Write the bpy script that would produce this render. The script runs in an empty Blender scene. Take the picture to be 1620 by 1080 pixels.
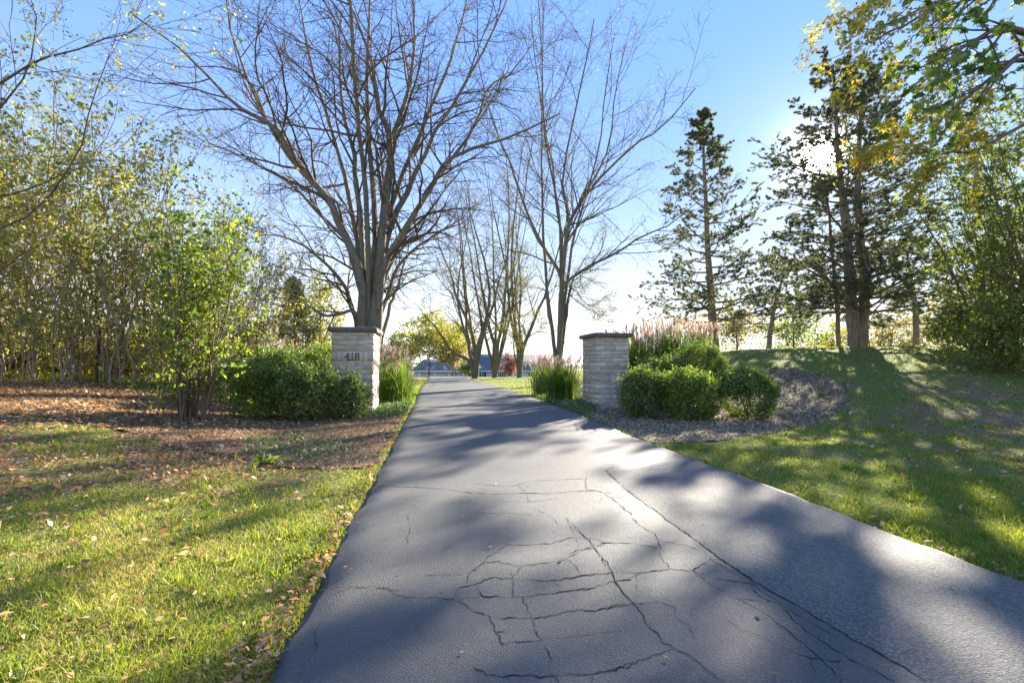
import bpy, math, random
import numpy as np
from mathutils import Vector

SC = bpy.context.scene
COL = SC.collection
rng = np.random.default_rng(418)
R_ = math.radians

# ------------------------------------------------------------------ camera
CAM = np.array([0.0, 0.0, 1.25])
PITCH = R_(3.02)
FPX = 720.0                     # focal length in photograph pixels (1620 wide)
cd = bpy.data.cameras.new('camera')
cd.sensor_width = 36.0
cd.lens = 36.0 * FPX / 1620.0
cd.clip_start = 0.05
cd.clip_end = 6000.0
cam = bpy.data.objects.new('camera', cd)
cam.location = CAM
cam.rotation_euler = (math.pi / 2 + PITCH, 0, 0)
COL.objects.link(cam)
SC.camera = cam

# ------------------------------------------------------------------ sky and sun
SUN_AZ = R_(34.87)              # to the right of straight ahead
SUN_EL = R_(21.2)
SUN_DIR = np.array([math.sin(SUN_AZ) * math.cos(SUN_EL), math.cos(SUN_AZ) * math.cos(SUN_EL), math.sin(SUN_EL)])
world = bpy.data.worlds.new('World')
SC.world = world
world.use_nodes = True
wt = world.node_tree
for n in list(wt.nodes):
    wt.nodes.remove(n)
sky = wt.nodes.new('ShaderNodeTexSky')
sky.sky_type = 'NISHITA'
sky.sun_disc = False
sky.sun_elevation = SUN_EL
sky.sun_rotation = SUN_AZ
sky.air_density = 1.0
sky.dust_density = 0.0
sky.ozone_density = 2.5
bg = wt.nodes.new('ShaderNodeBackground')
bg.inputs['Strength'].default_value = 0.15
wo = wt.nodes.new('ShaderNodeOutputWorld')
# the camera's highlight compression, applied evenly to the whole sky
def wmath(op, a, b=None):
    nd = wt.nodes.new('ShaderNodeMath'); nd.operation = op
    for k, v in ((0, a), (1, b)):
        if v is None: continue
        if isinstance(v, (int, float)): nd.inputs[k].default_value = v
        else: wt.links.new(v, nd.inputs[k])
    return nd.outputs[0]
lum = wt.nodes.new('ShaderNodeRGBToBW'); wt.links.new(sky.outputs[0], lum.inputs[0])
gain = wmath('MULTIPLY', wmath('POWER', wmath('MAXIMUM', lum.outputs[0], 0.02), -0.82), 0.72)
hs = wt.nodes.new('ShaderNodeHueSaturation'); hs.inputs['Hue'].default_value = 0.511; hs.inputs['Saturation'].default_value = 1.12
wt.links.new(sky.outputs[0], hs.inputs['Color'])
sc_ = wt.nodes.new('ShaderNodeVectorMath'); sc_.operation = 'SCALE'
wt.links.new(hs.outputs[0], sc_.inputs[0]); wt.links.new(gain, sc_.inputs['Scale'])
# pale haze low in the sky, the same all the way round
tc_ = wt.nodes.new('ShaderNodeTexCoord')
sz_ = wt.nodes.new('ShaderNodeSeparateXYZ'); wt.links.new(tc_.outputs['Generated'], sz_.inputs[0])
hz_ = wmath('MULTIPLY', wmath('POWER', wmath('SUBTRACT', 1.0, wmath('MAXIMUM', sz_.outputs[2], 0.0)), 5.0), 0.95)
hm = wt.nodes.new('ShaderNodeMix'); hm.data_type = 'RGBA'
wt.links.new(hz_, hm.inputs[0]); wt.links.new(sc_.outputs[0], hm.inputs[6]); hm.inputs[7].default_value = (2.3, 2.26, 2.18, 1)
# the sun's own disc and aureole
dt = wt.nodes.new('ShaderNodeVectorMath'); dt.operation = 'DOT_PRODUCT'
wt.links.new(tc_.outputs['Generated'], dt.inputs[0]); dt.inputs[1].default_value = tuple(SUN_DIR)
cs_ = wmath('MAXIMUM', dt.outputs['Value'], 0.0)
au = wmath('ADD', wmath('MULTIPLY', wmath('POWER', cs_, 700.0), 1.8), wmath('ADD', wmath('MULTIPLY', wmath('POWER', cs_, 6000.0), 140.0), wmath('MULTIPLY', wmath('POWER', cs_, 90.0), 0.3)))
auc = wt.nodes.new('ShaderNodeVectorMath'); auc.operation = 'SCALE'; auc.inputs[0].default_value = (1.0, 0.93, 0.80); wt.links.new(au, auc.inputs['Scale'])
sm = wt.nodes.new('ShaderNodeVectorMath'); sm.operation = 'ADD'
wt.links.new(hm.outputs[2], sm.inputs[0]); wt.links.new(auc.outputs[0], sm.inputs[1])
wt.links.new(sm.outputs[0], bg.inputs['Color'])
wt.links.new(bg.outputs[0], wo.inputs['Surface'])

sl = bpy.data.lights.new('sun', 'SUN')
sl.energy = 4.6
sl.angle = R_(0.53)
sl.color = (1.0, 0.90, 0.76)
sun = bpy.data.objects.new('sun', sl)
sun.rotation_euler = Vector(-SUN_DIR).to_track_quat('-Z', 'Y').to_euler()
sun.location = tuple(SUN_DIR * 80)
COL.objects.link(sun)

SC.view_settings.view_transform = 'Standard'
SC.view_settings.look = 'None'
SC.view_settings.exposure = 2.56
SC.view_settings.gamma = 1.0
SC.view_settings.use_curve_mapping = False
SC.render.engine = 'CYCLES'
SC.cycles.max_bounces = 6
SC.cycles.diffuse_bounces = 3
SC.cycles.glossy_bounces = 2
SC.cycles.transmission_bounces = 4
SC.cycles.transparent_max_bounces = 4
SC.cycles.caustics_reflective = False
SC.cycles.caustics_refractive = False

# ------------------------------------------------------------------ pixel to place
CP, SP = math.cos(PITCH), math.sin(PITCH)
def ray(px, py):
    a = (px - 810.0) / FPX
    b = (540.0 - py) / FPX
    return np.array([a, CP - b * SP, SP + b * CP])
def at(px, py, Y):
    r = ray(px, py)
    return CAM + r * (Y / r[1])
def flat(px, py, z=0.0):
    r = ray(px, py)
    return CAM + r * ((z - CAM[2]) / r[2])

def sstep(a, b, x):
    t = np.clip((x - a) / (b - a), 0, 1)
    return t * t * (3 - 2 * t)

# ------------------------------------------------------------------ terrain
LP = np.array([flat(*p)[:2] for p in ((418, 1080), (490, 945), (560, 815), (610, 725), (640, 665), (655, 638), (663, 615))])
RP = np.array([flat(*p)[:2] for p in ((1620, 930), (1400, 845), (1200, 767), (1035, 707), (935, 665), (830, 625), (775, 607))])
LY = np.concatenate([[-8.0], LP[:, 1], [42, 55, 75, 96]])
LX = np.concatenate([[0.9], LP[:, 0], [-7.7, -10.2, -15.5, -21.5]])
RY = np.concatenate([[-8.0], RP[:, 1], [42, 55, 75, 96]])
RX = np.concatenate([[4.7], RP[:, 0], [-3.9, -6.4, -10.0, -11.0]])
def dleft(y): return np.interp(y, LY, LX)
def dright(y): return np.interp(y, RY, RX)
def dz(y):
    return -0.0010 * np.clip(y - 44, 0, 46) ** 2
def wav(x, y, s, ph):
    return np.sin(x * s + ph) * np.cos(y * s * 0.83 + ph * 1.7) + 0.5 * np.sin((x + y) * s * 1.7 + 2 * ph)
def height(x, y):
    x = np.asarray(x, float); y = np.asarray(y, float)
    l, r = dleft(y), dright(y)
    dl, dr = l - x, x - r
    inside = (dl < 0) & (dr < 0)
    z = dz(y)
    mx, my = x - 17.0, y - 24.0
    mx = np.where(mx > 0, mx * 0.35, mx)
    my = np.where(my > 0, my * 0.30, my)
    rad = np.sqrt(mx * mx + my * my)
    mound = 2.1 * sstep(18.3, 3.0, rad) * sstep(0.2, 5.0, dr) * sstep(140, 60, y)
    left = 0.78 * sstep(1.2, 10.5, dl) * sstep(-1, 7, y) * sstep(120, 50, y)
    off = np.maximum(dl, dr)
    rough = 0.022 * wav(x, y, 1.3, 0.4) * sstep(0.15, 1.5, off) + 0.05 * wav(x, y, 0.31, 1.1) * sstep(0.5, 5, off)
    z = z + mound + left + rough
    return np.where(inside, z - 0.07 * sstep(0, 0.12, np.minimum(-dl, -dr)), z)
def on(px, py):
    r = ray(px, py)
    ts = np.concatenate([np.linspace(1.0, 40, 1600), np.linspace(40, 300, 1500)])
    p = CAM[None] + r[None] * ts[:, None]
    below = p[:, 2] < height(p[:, 0], p[:, 1])
    i = int(np.argmax(below)) if below.any() else len(ts) - 1
    q = p[i].copy(); q[2] = float(height(q[0], q[1]))
    return q
def gp(px, Y, dzz=0.0):
    x = (px - 810.0) / FPX * Y          # depth Y, on the ground
    return np.array([x, Y, float(height(x, Y)) + dzz])
def inpoly(x, y, poly):
    c = np.zeros(x.shape, bool)
    n = len(poly)
    for i in range(n):
        x1, y1 = poly[i]; x2, y2 = poly[(i + 1) % n]
        if y1 == y2: continue
        c ^= ((y1 > y) != (y2 > y)) & (x < (x2 - x1) * (y - y1) / (y2 - y1) + x1)
    return c

# ------------------------------------------------------------------ mesh helpers
def build(name, V, quads=None, tris=None, mat=None, parent=None, base=None, smooth=False, qmat=None):
    V = np.asarray(V, np.float32).reshape(-1, 3)
    if base is not None:
        V = V - np.asarray(base, np.float32)[None]
    me = bpy.data.meshes.new(name)
    q = np.asarray(quads if quads is not None else [], np.int32).reshape(-1, 4)
    t = np.asarray(tris if tris is not None else [], np.int32).reshape(-1, 3)
    nl = q.size + t.size
    npoly = len(q) + len(t)
    me.vertices.add(len(V)); me.vertices.foreach_set('co', V.ravel())
    me.loops.add(nl); me.loops.foreach_set('vertex_index', np.concatenate([q.ravel(), t.ravel()]))
    me.polygons.add(npoly)
    starts = np.concatenate([np.arange(len(q)) * 4, q.size + np.arange(len(t)) * 3]).astype(np.int32)
    me.polygons.foreach_set('loop_start', starts)
    if smooth:
        me.polygons.foreach_set('use_smooth', np.ones(npoly, bool))
    me.update(calc_edges=True)
    mats = mat if isinstance(mat, (list, tuple)) else [mat]
    for m in mats:
        if m: me.materials.append(m)
    if qmat is not None:
        me.polygons.foreach_set('material_index', np.asarray(qmat, np.int32))
    ob = bpy.data.objects.new(name, me)
    COL.objects.link(ob)
    if parent is not None: ob.parent = parent
    return ob

class Geo:
    """collects pieces for one mesh"""
    def __init__(s): s.V = []; s.Q = []; s.T = []; s.n = 0
    def add(s, V, Q=None, T=None):
        V = np.asarray(V, float).reshape(-1, 3)
        if Q is not None and len(Q): s.Q.append(np.asarray(Q, np.int64).reshape(-1, 4) + s.n)
        if T is not None and len(T): s.T.append(np.asarray(T, np.int64).reshape(-1, 3) + s.n)
        s.V.append(V); s.n += len(V)
    def box(s, a, b):
        x0, y0, z0 = a; x1, y1, z1 = b
        s.add([(x0, y0, z0), (x1, y0, z0), (x1, y1, z0), (x0, y1, z0), (x0, y0, z1), (x1, y0, z1), (x1, y1, z1), (x0, y1, z1)],
              [(0, 3, 2, 1), (4, 5, 6, 7), (0, 1, 5, 4), (1, 2, 6, 5), (2, 3, 7, 6), (3, 0, 4, 7)])
    def make(s, name, mat, parent=None, base=None, smooth=False):
        return build(name, np.concatenate(s.V), np.concatenate(s.Q) if s.Q else None, np.concatenate(s.T) if s.T else None, mat, parent, base, smooth)

def norm(v):
    return v / np.maximum(np.linalg.norm(v, axis=-1, keepdims=True), 1e-9)

def tubes(g, P, R, sides, cap=False):
    """P (B,n,3) centre lines, R (B,n) radii"""
    B, n = P.shape[:2]
    if B == 0: return
    T = np.empty_like(P)
    T[:, 1:-1] = P[:, 2:] - P[:, :-2]; T[:, 0] = P[:, 1] - P[:, 0]; T[:, -1] = P[:, -1] - P[:, -2]
    T = norm(T)
    D = norm(P[:, -1] - P[:, 0])
    ref = np.where(np.abs(D[:, 2:3]) < 0.8, np.array([[0, 0, 1.0]]), np.array([[1.0, 0.13, 0]]))
    A = norm(np.cross(T, ref[:, None, :]))
    Bn = np.cross(T, A)
    ang = np.arange(sides) * 2 * math.pi / sides
    V = P[:, :, None] + R[:, :, None, None] * (np.cos(ang)[None, None, :, None] * A[:, :, None] + np.sin(ang)[None, None, :, None] * Bn[:, :, None])
    idx = np.arange(B * n * sides).reshape(B, n, sides)
    nx = np.roll(idx, -1, axis=2)
    Q = np.stack([idx[:, :-1], nx[:, :-1], nx[:, 1:], idx[:, 1:]], -1).reshape(-1, 4)
    g.add(V.reshape(-1, 3), Q)

def resample(pts, n, wob=0.0, r=rng):
    pts = np.asarray(pts, float)
    # Catmull-Rom through the points
    k = len(pts)
    ext = np.vstack([2 * pts[0] - pts[1], pts, 2 * pts[-1] - pts[-2]])
    u = np.linspace(0, k - 1, n)
    i = np.minimum(u.astype(int), k - 2); f = (u - i)[:, None]
    p0, p1, p2, p3 = ext[i], ext[i + 1], ext[i + 2], ext[i + 3]
    q = 0.5 * (2 * p1 + (p2 - p0) * f + (2 * p0 - 5 * p1 + 4 * p2 - p3) * f ** 2 + (3 * p1 - p0 - 3 * p2 + p3) * f ** 3)
    if wob:
        q[1:-1] += r.normal(0, wob, (n - 2, 3))
    return q

def spawn(P, R, k, t0, t1, ang, angsd, ratio, npts, wig, up, r, rend=0.003, falloff=0.5, rfrac=0.55, lmin=0.0, lmax=1e9, bias=None, drop=0.0, flat_z=1.0):
    B, n = P.shape[:2]
    L = np.linalg.norm(np.diff(P, axis=1), axis=2).sum(1)
    t = t0 + (t1 - t0) * (np.arange(k)[None] + r.random((B, k))) / k
    u = t * (n - 1); i = np.minimum(u.astype(int), n - 2); f = (u - i)[..., None]
    bi = np.arange(B)[:, None]
    S = P[bi, i] * (1 - f) + P[bi, i + 1] * f
    rad = R[bi, i] * (1 - f[..., 0]) + R[bi, i + 1] * f[..., 0]
    T = norm(P[bi, i + 1] - P[bi, i])
    perp = norm(np.cross(T, r.normal(size=(B, k, 3))))
    a = R_(1) * (ang + angsd * r.normal(size=(B, k, 1)))
    D = norm(np.cos(a) * T + np.sin(a) * perp + (np.asarray(bias)[None, None] if bias is not None else 0))
    D[..., 2] *= flat_z; D = norm(D)
    ln = np.clip(L[:, None] * ratio * (1 - falloff * t) * (0.6 + 0.8 * r.random((B, k))), lmin, lmax)
    S = S.reshape(-1, 3); D = D.reshape(-1, 3); ln = ln.reshape(-1); rad = rad.reshape(-1)
    if drop:
        keep = r.random(len(S)) > drop
        S, D, ln, rad = S[keep], D[keep], ln[keep], rad[keep]
    M = len(S)
    out = np.empty((M, npts, 3)); out[:, 0] = S
    st = (ln / (npts - 1))[:, None]
    for j in range(1, npts):
        D = norm(D + r.normal(0, wig, (M, 3)) + np.array([0, 0, up]))
        out[:, j] = out[:, j - 1] + D * st
    r0 = np.maximum(rad * rfrac, rend)
    RR = r0[:, None] * (1 - np.linspace(0, 1, npts)[None]) + rend * np.linspace(0, 1, npts)[None]
    return out, RR

def points_on(P, k, t0, t1, r):
    B, n = P.shape[:2]
    t = t0 + (t1 - t0) * r.random((B, k))
    u = t * (n - 1); i = np.minimum(u.astype(int), n - 2); f = (u - i)[..., None]
    bi = np.arange(B)[:, None]
    return (P[bi, i] * (1 - f) + P[bi, i + 1] * f).reshape(-1, 3), norm(P[bi, i + 1] - P[bi, i]).reshape(-1, 3)

def leaves(g, C, size, r, aspect=0.55, sd=0.25, droop=0.0, D=None, spread=1.0):
    """one pointed leaf of four corners per point, folded along nothing"""
    N = len(C)
    if N == 0: return
    d = r.normal(size=(N, 3)) * spread
    if D is not None: d = d + D
    d[:, 2] -= droop
    d = norm(d)
    s = norm(np.cross(d, r.normal(size=(N, 3))))
    ln = size * np.clip(1 + sd * r.normal(size=(N, 1)), 0.4, 2)
    w = ln * aspect * 0.5
    nn = np.cross(d, s)
    V = np.stack([C, C + d * ln * 0.45 + s * w, C + d * ln + nn * ln * 0.12, C + d * ln * 0.45 - s * w], 1)
    g.add(V.reshape(-1, 3), np.arange(N * 4).reshape(N, 4))

# ------------------------------------------------------------------ scene helpers
def empty(name, base, label=None, cat=None, group=None):
    o = bpy.data.objects.new(name, None)
    o.location = tuple(float(v) for v in base)
    o.empty_display_size = 0.3
    COL.objects.link(o)
    return tag(o, label, cat, group)
def tag(o, label=None, cat=None, group=None, kind=None):
    if label: o['label'] = label
    if cat: o['category'] = cat
    if group: o['group'] = group
    if kind: o['kind'] = kind
    return o
def copy_thing(root, loc, rotz=0.0, sc=1.0, label=None):
    c = root.copy(); COL.objects.link(c)
    c.location = tuple(float(v) for v in loc); c.rotation_euler = (0, 0, rotz)
    c.scale = (sc, sc, sc) if np.isscalar(sc) else sc
    if label: c['label'] = label
    for ch in list(root.children):
        d = ch.copy(); COL.objects.link(d); d.parent = c
        for gch in list(ch.children):
            e = gch.copy(); COL.objects.link(e); e.parent = d
    return c

# ------------------------------------------------------------------ materials
class NT:
    def __init__(s, name):
        s.m = bpy.data.materials.new(name); s.m.use_nodes = True
        s.t = s.m.node_tree
        for n in list(s.t.nodes): s.t.nodes.remove(n)
        s.out = s.t.nodes.new('ShaderNodeOutputMaterial')
    def n(s, typ, **kw):
        nd = s.t.nodes.new('ShaderNode' + typ)
        for k, v in kw.items():
            if k in nd.inputs: nd.inputs[k].default_value = v
            else: setattr(nd, k, v)
        return nd
    def l(s, a, b): s.t.links.new(a, b)
    def ramp(s, fac, stops, interp='LINEAR'):
        rp = s.n('ValToRGB'); cr = rp.color_ramp; cr.interpolation = interp
        while len(cr.elements) > 1: cr.elements.remove(cr.elements[-1])
        cr.elements[0].position = stops[0][0]; cr.elements[0].color = (*stops[0][1], 1)
        for p, c in stops[1:]:
            e = cr.elements.new(p); e.color = (*c, 1)
        s.l(fac, rp.inputs[0]); return rp.outputs[0]
    def noise(s, vec, scale, detail=4, rough=0.55):
        nd = s.n('TexNoise'); nd.inputs['Scale'].default_value = scale; nd.inputs['Detail'].default_value = detail; nd.inputs['Roughness'].default_value = rough
        s.l(vec, nd.inputs['Vector']); return nd.outputs['Fac']
    def mix(s, fac, a, b, blend='MIX'):
        nd = s.n('Mix', data_type='RGBA', blend_type=blend)
        for sock, v in ((nd.inputs[0], fac), (nd.inputs[6], a), (nd.inputs[7], b)):
            if isinstance(v, (int, float)): sock.default_value = v
            elif isinstance(v, tuple): sock.default_value = (*v, 1)
            else: s.l(v, sock)
        return nd.outputs[2]
    def bump(s, hgt, strength, dist, normal=None):
        b = s.n('Bump'); b.inputs['Strength'].default_value = strength; b.inputs['Distance'].default_value = dist
        s.l(hgt, b.inputs['Height'])
        if normal is not None: s.l(normal, b.inputs['Normal'])
        return b.outputs[0]
    def surf(s, col, rough=0.8, normal=None, spec=0.3):
        p = s.n('BsdfPrincipled')
        if isinstance(col, tuple): p.inputs['Base Color'].default_value = (*col, 1)
        else: s.l(col, p.inputs['Base Color'])
        if isinstance(rough, (int, float)): p.inputs['Roughness'].default_value = rough
        else: s.l(rough, p.inputs['Roughness'])
        p.inputs['Specular IOR Level'].default_value = spec
        if normal is not None: s.l(normal, p.inputs['Normal'])
        s.l(p.outputs[0], s.out.inputs['Surface'])
        return s.m
    def obj(s): return s.n('TexCoord').outputs['Object']

def leaf_mat(name, stops, trans=0.5, tint=(1.25, 1.2, 0.6), gloss=0.03):
    k = NT(name)
    c = k.ramp(k.n('NewGeometry').outputs['Random Per Island'], stops)
    d = k.n('BsdfDiffuse'); k.l(c, d.inputs['Color'])
    tc = k.mix(1.0, c, tint, 'MULTIPLY')
    t = k.n('BsdfTranslucent'); k.l(tc, t.inputs['Color'])
    mx = k.n('MixShader'); mx.inputs[0].default_value = trans
    k.l(d.outputs[0], mx.inputs[1]); k.l(t.outputs[0], mx.inputs[2])
    gl = k.n('BsdfGlossy'); gl.inputs['Roughness'].default_value = 0.5; gl.inputs['Color'].default_value = (0.8, 0.8, 0.8, 1)
    m2 = k.n('MixShader'); m2.inputs[0].default_value = gloss
    k.l(mx.outputs[0], m2.inputs[1]); k.l(gl.outputs[0], m2.inputs[2])
    k.l(m2.outputs[0], k.out.inputs['Surface'])
    return k.m

def bark_mat(name, dark, light, scale=6.0, moss=None):
    k = NT(name); o = k.obj()
    mp = k.n('Mapping'); mp.inputs['Scale'].default_value = (1, 1, 0.22); k.l(o, mp.inputs['Vector'])
    n1 = k.noise(mp.outputs[0], scale * 3, 5, 0.65)
    n2 = k.noise(o, 0.9, 3)
    c = k.ramp(n1, [(0.3, dark), (0.7, light)])
    if moss: c = k.mix(k.ramp(n2, [(0.5, (0, 0, 0)), (0.72, (0.7, 0.7, 0.7))]), c, moss)
    return k.surf(c, 0.92, k.bump(n1, 0.9, 0.03), 0.15)

M = {}
M['bark_locust'] = bark_mat('bark_locust', (0.085, 0.073, 0.055), (0.26, 0.235, 0.185), 5, (0.19, 0.205, 0.155))
M['twig_locust'] = bark_mat('twig_locust', (0.08, 0.064, 0.046), (0.165, 0.135, 0.095), 8)
M['bark_pine'] = bark_mat('bark_pine', (0.12, 0.09, 0.07), (0.36, 0.28, 0.22), 4)
M['bark_sapling'] = bark_mat('bark_sapling', (0.22, 0.17, 0.11), (0.46, 0.37, 0.26), 7)
M['bark_brown'] = bark_mat('bark_brown', (0.09, 0.065, 0.045), (0.24, 0.18, 0.125), 7)
M['leaf_thicket'] = leaf_mat('leaf_thicket', [(0, (0.11, 0.16, 0.03)), (0.3, (0.24, 0.28, 0.05)), (0.65, (0.40, 0.41, 0.075)), (0.92, (0.60, 0.52, 0.08)), (1, (0.48, 0.30, 0.07))], 0.6)
M['leaf_green_shrub'] = leaf_mat('leaf_green_shrub', [(0, (0.08, 0.145, 0.022)), (0.6, (0.17, 0.25, 0.032)), (1, (0.34, 0.36, 0.05))], 0.57)
M['leaf_box'] = leaf_mat('leaf_box', [(0, (0.065, 0.115, 0.028)), (0.6, (0.13, 0.20, 0.042)), (1, (0.25, 0.32, 0.07))], 0.35, gloss=0.05)
M['leaf_box_bright'] = leaf_mat('leaf_box_bright', [(0, (0.07, 0.135, 0.03)), (0.6, (0.14, 0.22, 0.04)), (1, (0.32, 0.38, 0.07))], 0.46, gloss=0.04)
M['leaf_locust'] = leaf_mat('leaf_locust', [(0, (0.10, 0.13, 0.025)), (0.6, (0.18, 0.19, 0.035)), (1, (0.26, 0.20, 0.045))], 0.5)
M['leaf_yellow'] = leaf_mat('leaf_yellow', [(0, (0.12, 0.17, 0.03)), (0.5, (0.23, 0.25, 0.045)), (1, (0.38, 0.30, 0.05))], 0.5)
M['leaf_spray'] = leaf_mat('leaf_spray', [(0, (0.16, 0.22, 0.03)), (0.5, (0.36, 0.36, 0.05)), (0.85, (0.60, 0.45, 0.06)), (1, (0.60, 0.32, 0.06))], 0.62, (1.3, 1.2, 0.6))
M['leaf_tan'] = leaf_mat('leaf_tan', [(0, (0.13, 0.14, 0.065)), (0.6, (0.24, 0.22, 0.10)), (1, (0.38, 0.30, 0.14))], 0.45)
M['leaf_maple'] = leaf_mat('leaf_maple', [(0, (0.08, 0.15, 0.03)), (0.7, (0.15, 0.24, 0.045)), (1, (0.32, 0.34, 0.06))], 0.58)
M['leaf_right'] = leaf_mat('leaf_right', [(0, (0.10, 0.155, 0.04)), (0.7, (0.20, 0.26, 0.06)), (0.93, (0.23, 0.26, 0.05)), (1, (0.42, 0.30, 0.05))], 0.52)
M['leaf_red'] = leaf_mat('leaf_red', [(0, (0.16, 0.08, 0.06)), (1, (0.38, 0.22, 0.17))], 0.4, (1.2, 1, 0.9))
M['needle_pine'] = leaf_mat('needle_pine', [(0, (0.085, 0.11, 0.06)), (0.75, (0.16, 0.185, 0.095)), (1, (0.28, 0.25, 0.14))], 0.45, (1.1, 1.1, 0.8))
M['needle_dark'] = leaf_mat('needle_dark', [(0, (0.025, 0.05, 0.025)), (1, (0.07, 0.11, 0.04))], 0.25)
M['grass'] = leaf_mat('grass', [(0, (0.10, 0.165, 0.025)), (0.5, (0.19, 0.265, 0.038)), (1, (0.34, 0.36, 0.065))], 0.55, gloss=0.02)
M['grass_tall'] = leaf_mat('grass_tall', [(0, (0.07, 0.15, 0.02)), (0.6, (0.14, 0.26, 0.03)), (0.92, (0.26, 0.33, 0.06)), (1, (0.42, 0.36, 0.18))], 0.5, gloss=0.03)
M['grass_dry'] = leaf_mat('grass_dry', [(0, (0.15, 0.19, 0.035)), (0.35, (0.31, 0.31, 0.07)), (0.7, (0.46, 0.40, 0.15)), (1, (0.58, 0.47, 0.27))], 0.5, gloss=0.02)
M['plume'] = leaf_mat('plume', [(0, (0.36, 0.25, 0.19)), (0.6, (0.52, 0.39, 0.31)), (1, (0.64, 0.53, 0.42))], 0.45, (1.1, 1.0, 0.95))
M['litter'] = leaf_mat('litter', [(0, (0.18, 0.095, 0.04)), (0.4, (0.40, 0.21, 0.085)), (0.75, (0.50, 0.30, 0.15)), (0.95, (0.60, 0.44, 0.26)), (1, (0.60, 0.27, 0.05))], 0.25, (1.1, 1, 0.8))
M['chip_right'] = leaf_mat('chip_right', [(0, (0.14, 0.10, 0.055)), (0.6, (0.38, 0.285, 0.165)), (1, (0.60, 0.48, 0.31))], 0.05)
M['chip_left'] = leaf_mat('chip_left', [(0, (0.12, 0.075, 0.04)), (0.5, (0.31, 0.20, 0.10)), (0.85, (0.48, 0.33, 0.18)), (1, (0.60, 0.47, 0.30))], 0.08)
M['pachysandra'] = leaf_mat('pachysandra', [(0, (0.05, 0.11, 0.04)), (0.7, (0.12, 0.20, 0.07)), (1, (0.26, 0.32, 0.13))], 0.35, gloss=0.05)

def mat_ground():
    k = NT('lawn_soil'); o = k.obj()
    a = k.noise(o, 0.7, 4); b = k.noise(o, 9, 6, 0.7); c = k.noise(o, 70, 3, 0.7)
    grass = k.ramp(b, [(0.28, (0.07, 0.105, 0.025)), (0.55, (0.13, 0.165, 0.035)), (0.78, (0.26, 0.235, 0.075))])
    soil = k.ramp(c, [(0.3, (0.11, 0.075, 0.048)), (0.7, (0.28, 0.20, 0.125))])
    at_ = k.n('Attribute', attribute_name='bare')
    m = k.n('Math', operation='MULTIPLY_ADD'); k.l(at_.outputs['Fac'], m.inputs[0]); m.inputs[1].default_value = 0.9
    k.l(k.ramp(a, [(0.45, (0, 0, 0)), (0.75, (0.55, 0.55, 0.55))]), m.inputs[2])
    col = k.mix(k.ramp(m.outputs[0], [(0.1, (0, 0, 0)), (0.8, (1, 1, 1))]), grass, soil)
    return k.surf(col, 0.95, k.bump(c, 0.8, 0.02), 0.1)
M['ground'] = mat_ground()

def mat_asphalt(name, base, dark, speck, amp, rough, scale, lo, hi):
    k = NT(name); o = k.obj()
    big = k.noise(o, 0.8, 5, 0.6); fine = k.noise(o, scale, 3, 0.7); grit = k.noise(o, scale * 2.6, 2, 0.6)
    mid = k.noise(o, 14, 4, 0.6)
    vor = k.n('TexVoronoi'); vor.inputs['Scale'].default_value = scale * 1.2; k.l(o, vor.inputs['Vector'])
    col = k.ramp(big, [(0.3, tuple(v * 0.72 for v in base)), (0.7, tuple(v * 1.28 for v in base))])
    col = k.mix(k.ramp(mid, [(0.3, (0.25, 0.25, 0.25)), (0.6, (0, 0, 0))]), col, dark)
    col = k.mix(k.ramp(fine, [(lo, (0, 0, 0)), (hi, (1, 1, 1))]), col, speck)
    col = k.mix(k.ramp(grit, [(0.30, (0.8, 0.8, 0.8)), (0.45, (0, 0, 0))]), col, dark)
    n1 = k.bump(vor.outputs['Distance'], amp, 0.004)
    n2 = k.bump(fine, amp, 0.006, n1)
    n3 = k.bump(mid, 0.10, 0.02, n2)
    rr = k.ramp(big, [(0.3, (rough - 0.05,) * 3), (0.7, (rough + 0.08,) * 3)])
    return k.surf(col, rr, n3, 0.32)
M['asphalt'] = mat_asphalt('sealed_asphalt', (0.086, 0.086, 0.079), (0.038, 0.038, 0.036), (0.148, 0.146, 0.135), 0.55, 0.66, 120, .5, .7)
M['asphalt_old'] = mat_asphalt('rough_asphalt', (0.092, 0.089, 0.08), (0.032, 0.031, 0.029), (0.185, 0.178, 0.16), 0.9, 0.78, 90, .44, .62)
M['crack'] = NT('crack_shade_dirt').surf((0.026, 0.024, 0.022), 0.95, None, 0.1)  # dark ribbon colour paints in the shade down in the gap, along with dirt

def mat_mulch(name, dark, light):
    k = NT(name); o = k.obj()
    v = k.n('TexVoronoi'); v.inputs['Scale'].default_value = 38; k.l(o, v.inputs['Vector'])
    n = k.noise(o, 30, 5, 0.7)
    c = k.mix(k.ramp(n, [(0.35, (0, 0, 0)), (0.68, (1, 1, 1))]), dark, light)
    return k.surf(c, 0.95, k.bump(v.outputs['Distance'], 1.0, 0.02), 0.1)
M['mulch_left'] = mat_mulch('mulch_reddish', (0.10, 0.065, 0.036), (0.29, 0.19, 0.10))
M['mulch_right'] = mat_mulch('mulch_grey', (0.10, 0.08, 0.052), (0.28, 0.23, 0.155))

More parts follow.
